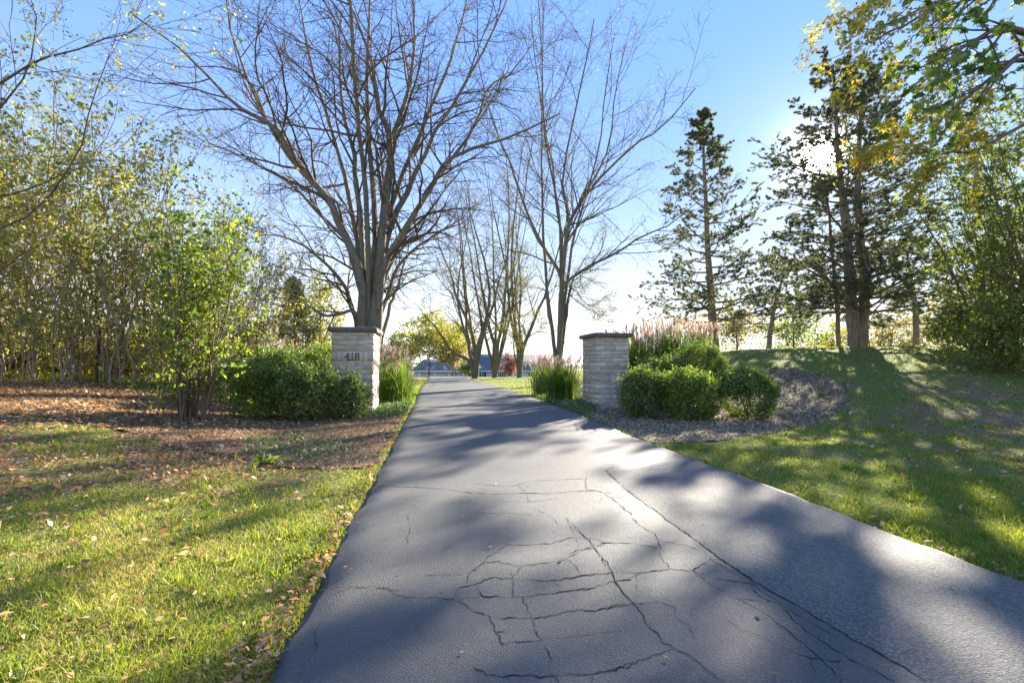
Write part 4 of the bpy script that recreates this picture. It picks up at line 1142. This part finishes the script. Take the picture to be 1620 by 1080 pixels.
# honey locust sprays, yellowing, left of the maple
bY = np.array([14.5, 9.0, float(height(14.5, 9.0))])
limY = [([bY, bY + [-.1, 0, 4], at(1640, -30, 9), at(1520, -10, 8.6), at(1430, 40, 8.2), at(1360, 70, 8.0)], .14, .01),
        ([bY, bY + [-.1, 0, 4.5], at(1640, -80, 9), at(1520, -60, 8.8), at(1440, -20, 8.6), at(1350, 15, 8.6)], .13, .01),
        ([bY, bY + [-.1, 0, 3], at(1680, 200, 9), at(1560, 235, 8.6), at(1480, 240, 8.4), at(1430, 235, 8.3)], .10, .01),
        ([bY, bY + [-.1, 0, 3.5], at(1660, 100, 9), at(1560, 130, 8.8), at(1480, 200, 8.6)], .10, .01),
        ([bY, bY + [0, 0, 4], bY + [0, 0, 9]], .2, .05)]
lvY = [dict(k=12, t0=.5, t1=1, ang=40, angsd=12, ratio=.12, npts=6, wig=.10, up=-.05, rend=.004, falloff=.2, rfrac=.5, lmin=.4, lmax=1.4),
       dict(k=7, t0=.15, t1=1, ang=45, angsd=14, ratio=.40, npts=5, wig=.08, up=-.14, rend=.0025, falloff=.2, rfrac=.6, lmin=.18, lmax=.5)]
limb_tree('honey_locust_tree', 'yellow leaved locust sprays hanging beside the maple at top right', bY, limY, 0, 96, lvY, 'bark_brown', 'bark_brown', 'leaf_spray', .98, .085, .035, leafk=20)

# ---- clipped shrubs
def boxwood(label, base, W, H, seed, n=8000, mat='leaf_box', Dp=None, ls=.05, group=None):
    n = int(n * 1.4)
    r = np.random.default_rng(seed)
    Dp = Dp or W
    root = empty('boxwood_shrub', base, label, 'shrub', group)
    g = Geo(); P = []
    for i in range(12):
        a = r.uniform(0, 6.28); e = np.array([math.cos(a) * W * .34 * r.random(), math.sin(a) * Dp * .34 * r.random(), H * r.uniform(.6, .9)])
        P.append(resample([base + [0, 0, -.05], base + e * [.4, .4, .5], base + e], 6, .02, r))
    tubes(g, np.array(P), np.repeat(taper(6, .016, .004)[None], 12, 0), 4); g.make('stems', M['bark_brown'], root, base)
    u = norm(r.normal(size=(n, 3)))
    u[:, 2] = np.abs(u[:, 2]) * np.where(r.random(n) < .8, 1, -.45)
    # lumps
    bump_ = 1 + .15 * np.sin(u[:, 0] * 4.5 + seed) * np.cos(u[:, 1] * 5 + seed * 2) + .08 * np.sin(u[:, 2] * 9 + u[:, 0] * 7 + seed) + .05 * np.sin(u[:, 0] * 17 + u[:, 1] * 13)
    rad = (1 - np.abs(r.normal(0, .13, n))) * bump_ + np.where(r.random(n) < .10, r.uniform(0, .16, n), 0) * (np.sin(u[:, 0] * 23 + u[:, 2] * 19 + seed) > .2)
    e = np.sign(u) * np.abs(u) ** .85
    C = base + np.array([0, 0, H * .40]) + e * rad[:, None] * np.stack([np.full(n, W / 2), np.full(n, Dp / 2), np.where(u[:, 2] > 0, H * .6, H * .75)], -1)
    nk = 46                                   # leafy clumps and stray shoots break the outline
    ki = r.integers(0, n, nk); kc = C[ki] + u[ki] * r.uniform(-.06, .10, (nk, 1))
    w_ = r.integers(0, nk, n); mv = r.random(n) < .5
    C[mv] = kc[w_[mv]] + r.normal(size=(mv.sum(), 3)) * (r.uniform(.05, .11, nk)[w_[mv]])[:, None]
    sh = r.integers(0, n, 34); top_ = u[sh, 2] > .1; sh = sh[top_]
    sp = C[sh][:, None] + (u[sh] * .6 + np.array([0, 0, .9]))[:, None] * np.linspace(0, 1, 9)[None, :, None] * r.uniform(.08, .22, (len(sh), 1, 1))
    C = np.concatenate([C, sp.reshape(-1, 3)]); u = np.concatenate([u, np.repeat(u[sh], 9, 0)])
    C[:, 2] = np.maximum(C[:, 2], base[2] + .02)
    gl = Geo(); leaves(gl, C, ls, r, .55, .3, -.3, u * .8)
    gl.make('crown', M[mat], root, base)
    return root
def bx(px, D, W, H, label, seed, mat='leaf_box', n=8000, Dp=None):
    boxwood(label, gp(px, D), W * .84, H, seed, n, mat, Dp)
# left bed
bx(556, 10.55, .85, .92, 'small clipped green shrub standing against the numbered pillar', 101, n=8000)
bx(490, 10.3, 1.45, 1.16, 'wide dark clipped shrub second left of the numbered pillar', 102, n=13000)
bx(412, 10.3, 1.15, 1.10, 'lighter clipped shrub right beside the many stemmed green shrub', 103, 'leaf_box_bright', 10000)
bx(440, 12.2, 1.6, 1.62, 'taller rounded shrub behind the clipped shrubs of the left bed', 104, n=11000)
bx(380, 12.5, 1.3, 1.25, 'rounded shrub half hidden behind the green many stemmed shrub', 105, n=8000)
bx(505, 13.2, 1.5, 1.75, 'bright leafy shrub behind the clipped row, left of the pillar', 106, 'leaf_box_bright', 9000)
# right bed
bx(1012, 11.1, 1.05, 1.15, 'dark clipped shrub nearest the right pillar', 111, n=9000)
bx(1085, 10.7, 1.35, 1.12, 'clipped shrub with bright leaf tips, middle of the front row at right', 112, 'leaf_box_bright', 11000)
bx(1180, 10.9, 1.35, 1.12, 'rightmost clipped shrub at the edge of the wood chips', 113, n=11000)
bx(1108, 13.4, 1.9, 1.75, 'taller dark rounded shrub behind the front row at right', 114, n=12000)
bx(1045, 12.9, 1.5, 1.45, 'mid green rounded shrub between the right pillar and the dark round one', 115, n=11000)

# ---- plumed ornamental grasses
def miscanthus(label, base, H, W, seed, nbl=520, npl=60, plume=1.0):
    r = np.random.default_rng(seed)
    root = empty('ornamental_grass', base, label, 'ornamental grass')
    n = 7
    a = r.uniform(0, 6.28, nbl); lean = np.abs(r.normal(.0, .55, nbl)) * W * .8
    h = H * r.uniform(.55, 1.0, nbl)
    b0 = np.stack([r.normal(0, W * .16, nbl), r.normal(0, W * .16, nbl), np.zeros(nbl)], -1) + base
    t = np.linspace(0, 1, n)[None, :, None]
    dir_ = np.stack([np.cos(a), np.sin(a), np.zeros(nbl)], -1)[:, None]
    P = b0[:, None] + dir_ * lean[:, None, None] * t ** 2 + np.array([0, 0, 1.0]) * (h[:, None, None] * (t * 1.25 - .45 * t ** 3.2 * (lean / (W * .5))[:, None, None].clip(.2, 1.4)))
    s = np.stack([-np.sin(a), np.cos(a), np.zeros(nbl)], -1)[:, None] * (.010 * (1 - t ** 2.5) + .0015)
    V = np.concatenate([(P - s)[:, :, None], (P + s)[:, :, None]], 2)
    i = np.arange(nbl * n * 2).reshape(nbl, n, 2)
    Q = np.stack([i[:, :-1, 0], i[:, :-1, 1], i[:, 1:, 1], i[:, 1:, 0]], -1).reshape(-1, 4)
    build('blades', V.reshape(-1, 3), Q, None, M['grass_tall'], root, base)
    # plumes
    g = Geo(); gs = Geo()
    a = r.uniform(0, 6.28, npl); ln = np.abs(r.normal(.15, .3, npl)) * W
    bb = np.stack([r.normal(0, W * .2, npl), r.normal(0, W * .2, npl), np.zeros(npl)], -1) + base
    tp = bb + np.stack([np.cos(a) * ln, np.sin(a) * ln, H * r.uniform(.88, 1.17, npl) * plume], -1)
    Pst = np.stack([bb, bb * .5 + tp * .5 + [0, 0, .08], tp], 1)
    tubes(gs, Pst, np.full((npl, 3), .004), 3); gs.make('stalks', M['grass_tall'], root, base)
    C = []; Dd = []
    for k in range(npl):
        m = 40; f = r.random(m)
        ax = norm(tp[k] - Pst[k, 1]); C.append(tp[k] - ax * (.26 * f[:, None])); Dd.append(np.repeat(ax[None], m, 0))
    C = np.concatenate(C); Dd = np.concatenate(Dd)
    leaves(g, C, .085, r, .16, .3, 0, Dd * 2.2 + np.array([-.3, -.2, 0]), .7)
    g.make('plumes', M['plume'], root, base)
    return root
miscanthus('bright green arching ornamental grass right behind the numbered pillar', gp(622, 14.6), 1.35, 1.5, 121, 1000, 30)
miscanthus('pink plumed ornamental grass further up the left side of the driveway', gp(625, 19.5), 1.8, 1.8, 122, 560, 90)
miscanthus('ornamental grass clump left of the right pillar, near the driveway', gp(888, 15.3), 1.30, 1.2, 123, 1000, 40)
miscanthus('pale pink plumed grass behind the clump left of the right pillar', gp(862, 19.0), 1.45, 1.6, 124, 420, 80)
miscanthus('tall pink plumed grass rising just behind the right pillar', gp(1010, 15.6), 1.95, 1.7, 125, 1300, 110, 1.05)
miscanthus('tall plumed grass clump in the middle behind the right shrubs', gp(1060, 15.8), 2.05, 1.7, 126, 1400, 100, 1.05)
miscanthus('plumed grass clump at the right end behind the rounded shrubs', gp(1105, 16.6), 1.75, 1.5, 127, 1100, 90, 1.05)
miscanthus('soft grass clump showing over the shrubs left of the numbered pillar', gp(455, 15.5), 1.7, 1.6, 128, 420, 30)

# ---- ground cover by the pillars and weeds in the bed
def cover(name, label, pts, n, ls, mat='pachysandra', hmax=.16):
    poly = np.array(pts); x, y = scatter_poly(poly, n)
    C = np.stack([x, y, height(x, y) + rng.uniform(.02, hmax, len(x))], -1)
    g = Geo(); leaves(g, C, ls, rng, .5, .3, 0, np.array([[0, 0, .4]]).repeat(len(C), 0))
    return tag(g.make(name, M[mat]), label, 'ground cover', kind='stuff')
cover('ground_cover', 'low leafy ground cover between the numbered pillar and the asphalt', [(dleft(11.2) - .02, 11.2), (-3.4, 10.9), (-3.7, 12.6), (-4.4, 15.5), (dleft(15.5) - .02, 15.5)], 5200, .06)
cover('ground_cover', 'low leafy ground cover between the right pillar and the asphalt', [(dright(10.8) + .02, 10.8), (2.3, 12.6), (2.4, 13.2), (2.1, 16.4), (dright(17.5) + .02, 17.5)], 6500, .06)
wp = [on(*p)[:2] for p in ((385, 700), (470, 690), (565, 710), (560, 728), (430, 742), (385, 722))]
cover('ground_cover', 'patch of low green weeds in the left mulch bed', wp, 900, .05, 'pachysandra', .09)
for (px, py, lab, n_) in ((415, 735, 'weed rosette with pointed leaves at the front of the left mulch bed', 26), (1222, 628, 'small weed beside the rightmost clipped shrub', 22), (1090, 645, 'tiny weed sprouting in front of the right clipped shrubs', 16), (1300, 627, 'low weed tuft alone in the right wood chips', 20)):
    b = on(px, py); g = Geo()
    dd = norm(rng.normal(size=(n_, 3)) * [1, 1, .4] + [0, 0, .35])
    leaves(g, np.repeat(b[None] + [0, 0, .03], n_, 0), .15, rng, .28, .3, 0, dd * 3, .3)
    tag(g.make('weed', M['leaf_green_shrub'], None), lab, 'weed')

# ------------------------------------------------------------------ house
def HP(px, py, Y): return at(px, py, Y)
YH = 96.0
hb = np.array([at(720, 600, YH)[0], YH, -2.15])
house = empty('house', hb, 'long pale house with blue grey roof and garage beyond the trees', 'house')
zb = -2.3
def hx(px, Y=YH): return float(at(px, 590, Y)[0])
def hz(py, Y=YH): return float(at(700, py, Y)[2])
def part(name, a, b, mat, par=None):
    g = Geo(); g.box(a, b); return g.make(name, mat, par or house, hb)
# garage wing
part('wall', (hx(655), YH, zb), (hx(745), YH + 8, hz(587)), M['wall'])
dpos = [(667, 686), (690, 708), (712, 731)]
for a, b in dpos:
    d = part('garage_door', (hx(a), YH - .06, zb), (hx(b), YH - .003, hz(589.5)), M['garage_door'])
    for kq in range(1, 4):
        z = zb + (hz(589.5) - zb) * kq / 4
        part('panel_rail', (hx(a), YH - .09, z - .03), (hx(b), YH - .062, z + .03), M['trim'], d)
for a in (664.5, 688, 710, 733):
    part('door_frame', (hx(a) - .14, YH - .12, zb), (hx(a) + .14, YH - .004, hz(588)), M['trim'])
def gable(name, x0, x1, y0, y1, ze, zr, ov=.5):
    g = Geo(); ym = (y0 + y1) / 2
    V = [(x0 - ov, y0 - ov, ze), (x1 + ov, y0 - ov, ze), (x1 + ov, y1 + ov, ze), (x0 - ov, y1 + ov, ze), (x0 + 1.2, ym, zr), (x1 - 1.2, ym, zr)]
    V += [(x, y, z - .18) for x, y, z in V[:4]]
    g.add(V, [(0, 1, 5, 4), (2, 3, 4, 5), (6, 9, 8, 7), (0, 6, 7, 1), (1, 7, 8, 2), (2, 8, 9, 3), (3, 9, 6, 0)], [(1, 2, 5), (3, 0, 4)])
    return g.make(name, M['roof'], house, hb)
gable('roof', hx(655), hx(745), YH, YH + 8, hz(586.5), hz(568, YH + 4))
part('fascia', (hx(655) - .5, YH - .56, hz(588.2)), (hx(745) + .5, YH - .503, hz(586.2)), M['trim'])
# main wing
YM = YH + 2
part('wall', (hx(746), YM, zb), (hx(880), YM + 10, hz(587, YM)), M['wall'])
gable('roof', hx(746), hx(880), YM, YM + 10, hz(586.5, YM), hz(560, YM + 5))
part('fascia', (hx(746) - .4, YM - .56, hz(588)), (hx(880) + .5, YM - .503, hz(586.2)), M['trim'])
def window(a, b, t, bt, Y, n=2):
    w = part('window', (hx(a), Y - .10, hz(bt)), (hx(b), Y - .003, hz(t)), M['trim'])
    for q in range(n):
        x0, x1 = hx(a + (b - a) * q / n), hx(a + (b - a) * (q + 1) / n)
        part('pane', (x0 + .09, Y - .13, hz(bt) + .1), (x1 - .09, Y - .102, hz(t) - .1), M['glass'], w)
    return w
window(757.5, 764, 588.3, 596, YM, 2); part('shutter', (hx(764.6), YM - .08, hz(596)), (hx(768.2), YM - .004, hz(588.3)), M['shutter'])
window(786.5, 800, 588.3, 596, YM, 4)
window(836, 846, 588.3, 596, YM, 3)
dm = part('dormer', (hx(803), YM + .4, hz(575)), (hx(815), YM + 4, hz(570.2)), M['shutter'])
part('dormer_roof', (hx(802), YM + .2, hz(570.1)), (hx(816), YM + 4.2, hz(569.3)), M['trim'], dm)
part('chimney', (hx(685), YH + 4, hz(575)), (hx(693), YH + 5.4, hz(566.5)), M['chimney'])
c1 = part('chimney', (hx(760), YM + 4.2, hz(568)), (hx(764.5), YM + 5.4, hz(561.5)), M['chimney'])
part('chimney_pot', (hx(761.2), YM + 4.5, hz(561.5)), (hx(763.2), YM + 5.1, hz(559.5)), M['chimney'], c1)
part('chimney', (hx(769), YM + 4.2, hz(568)), (hx(776), YM + 5.4, hz(562)), M['chimney'])

# fine growth that nobody could pick apart stays one part
for ob in bpy.data.objects:
    if ob.parent is not None and ob.name.split('.')[0] in ('crown', 'foliage', 'branches', 'blades', 'plumes', 'stalks', 'stems'):
        ob['kind'] = 'stuff'
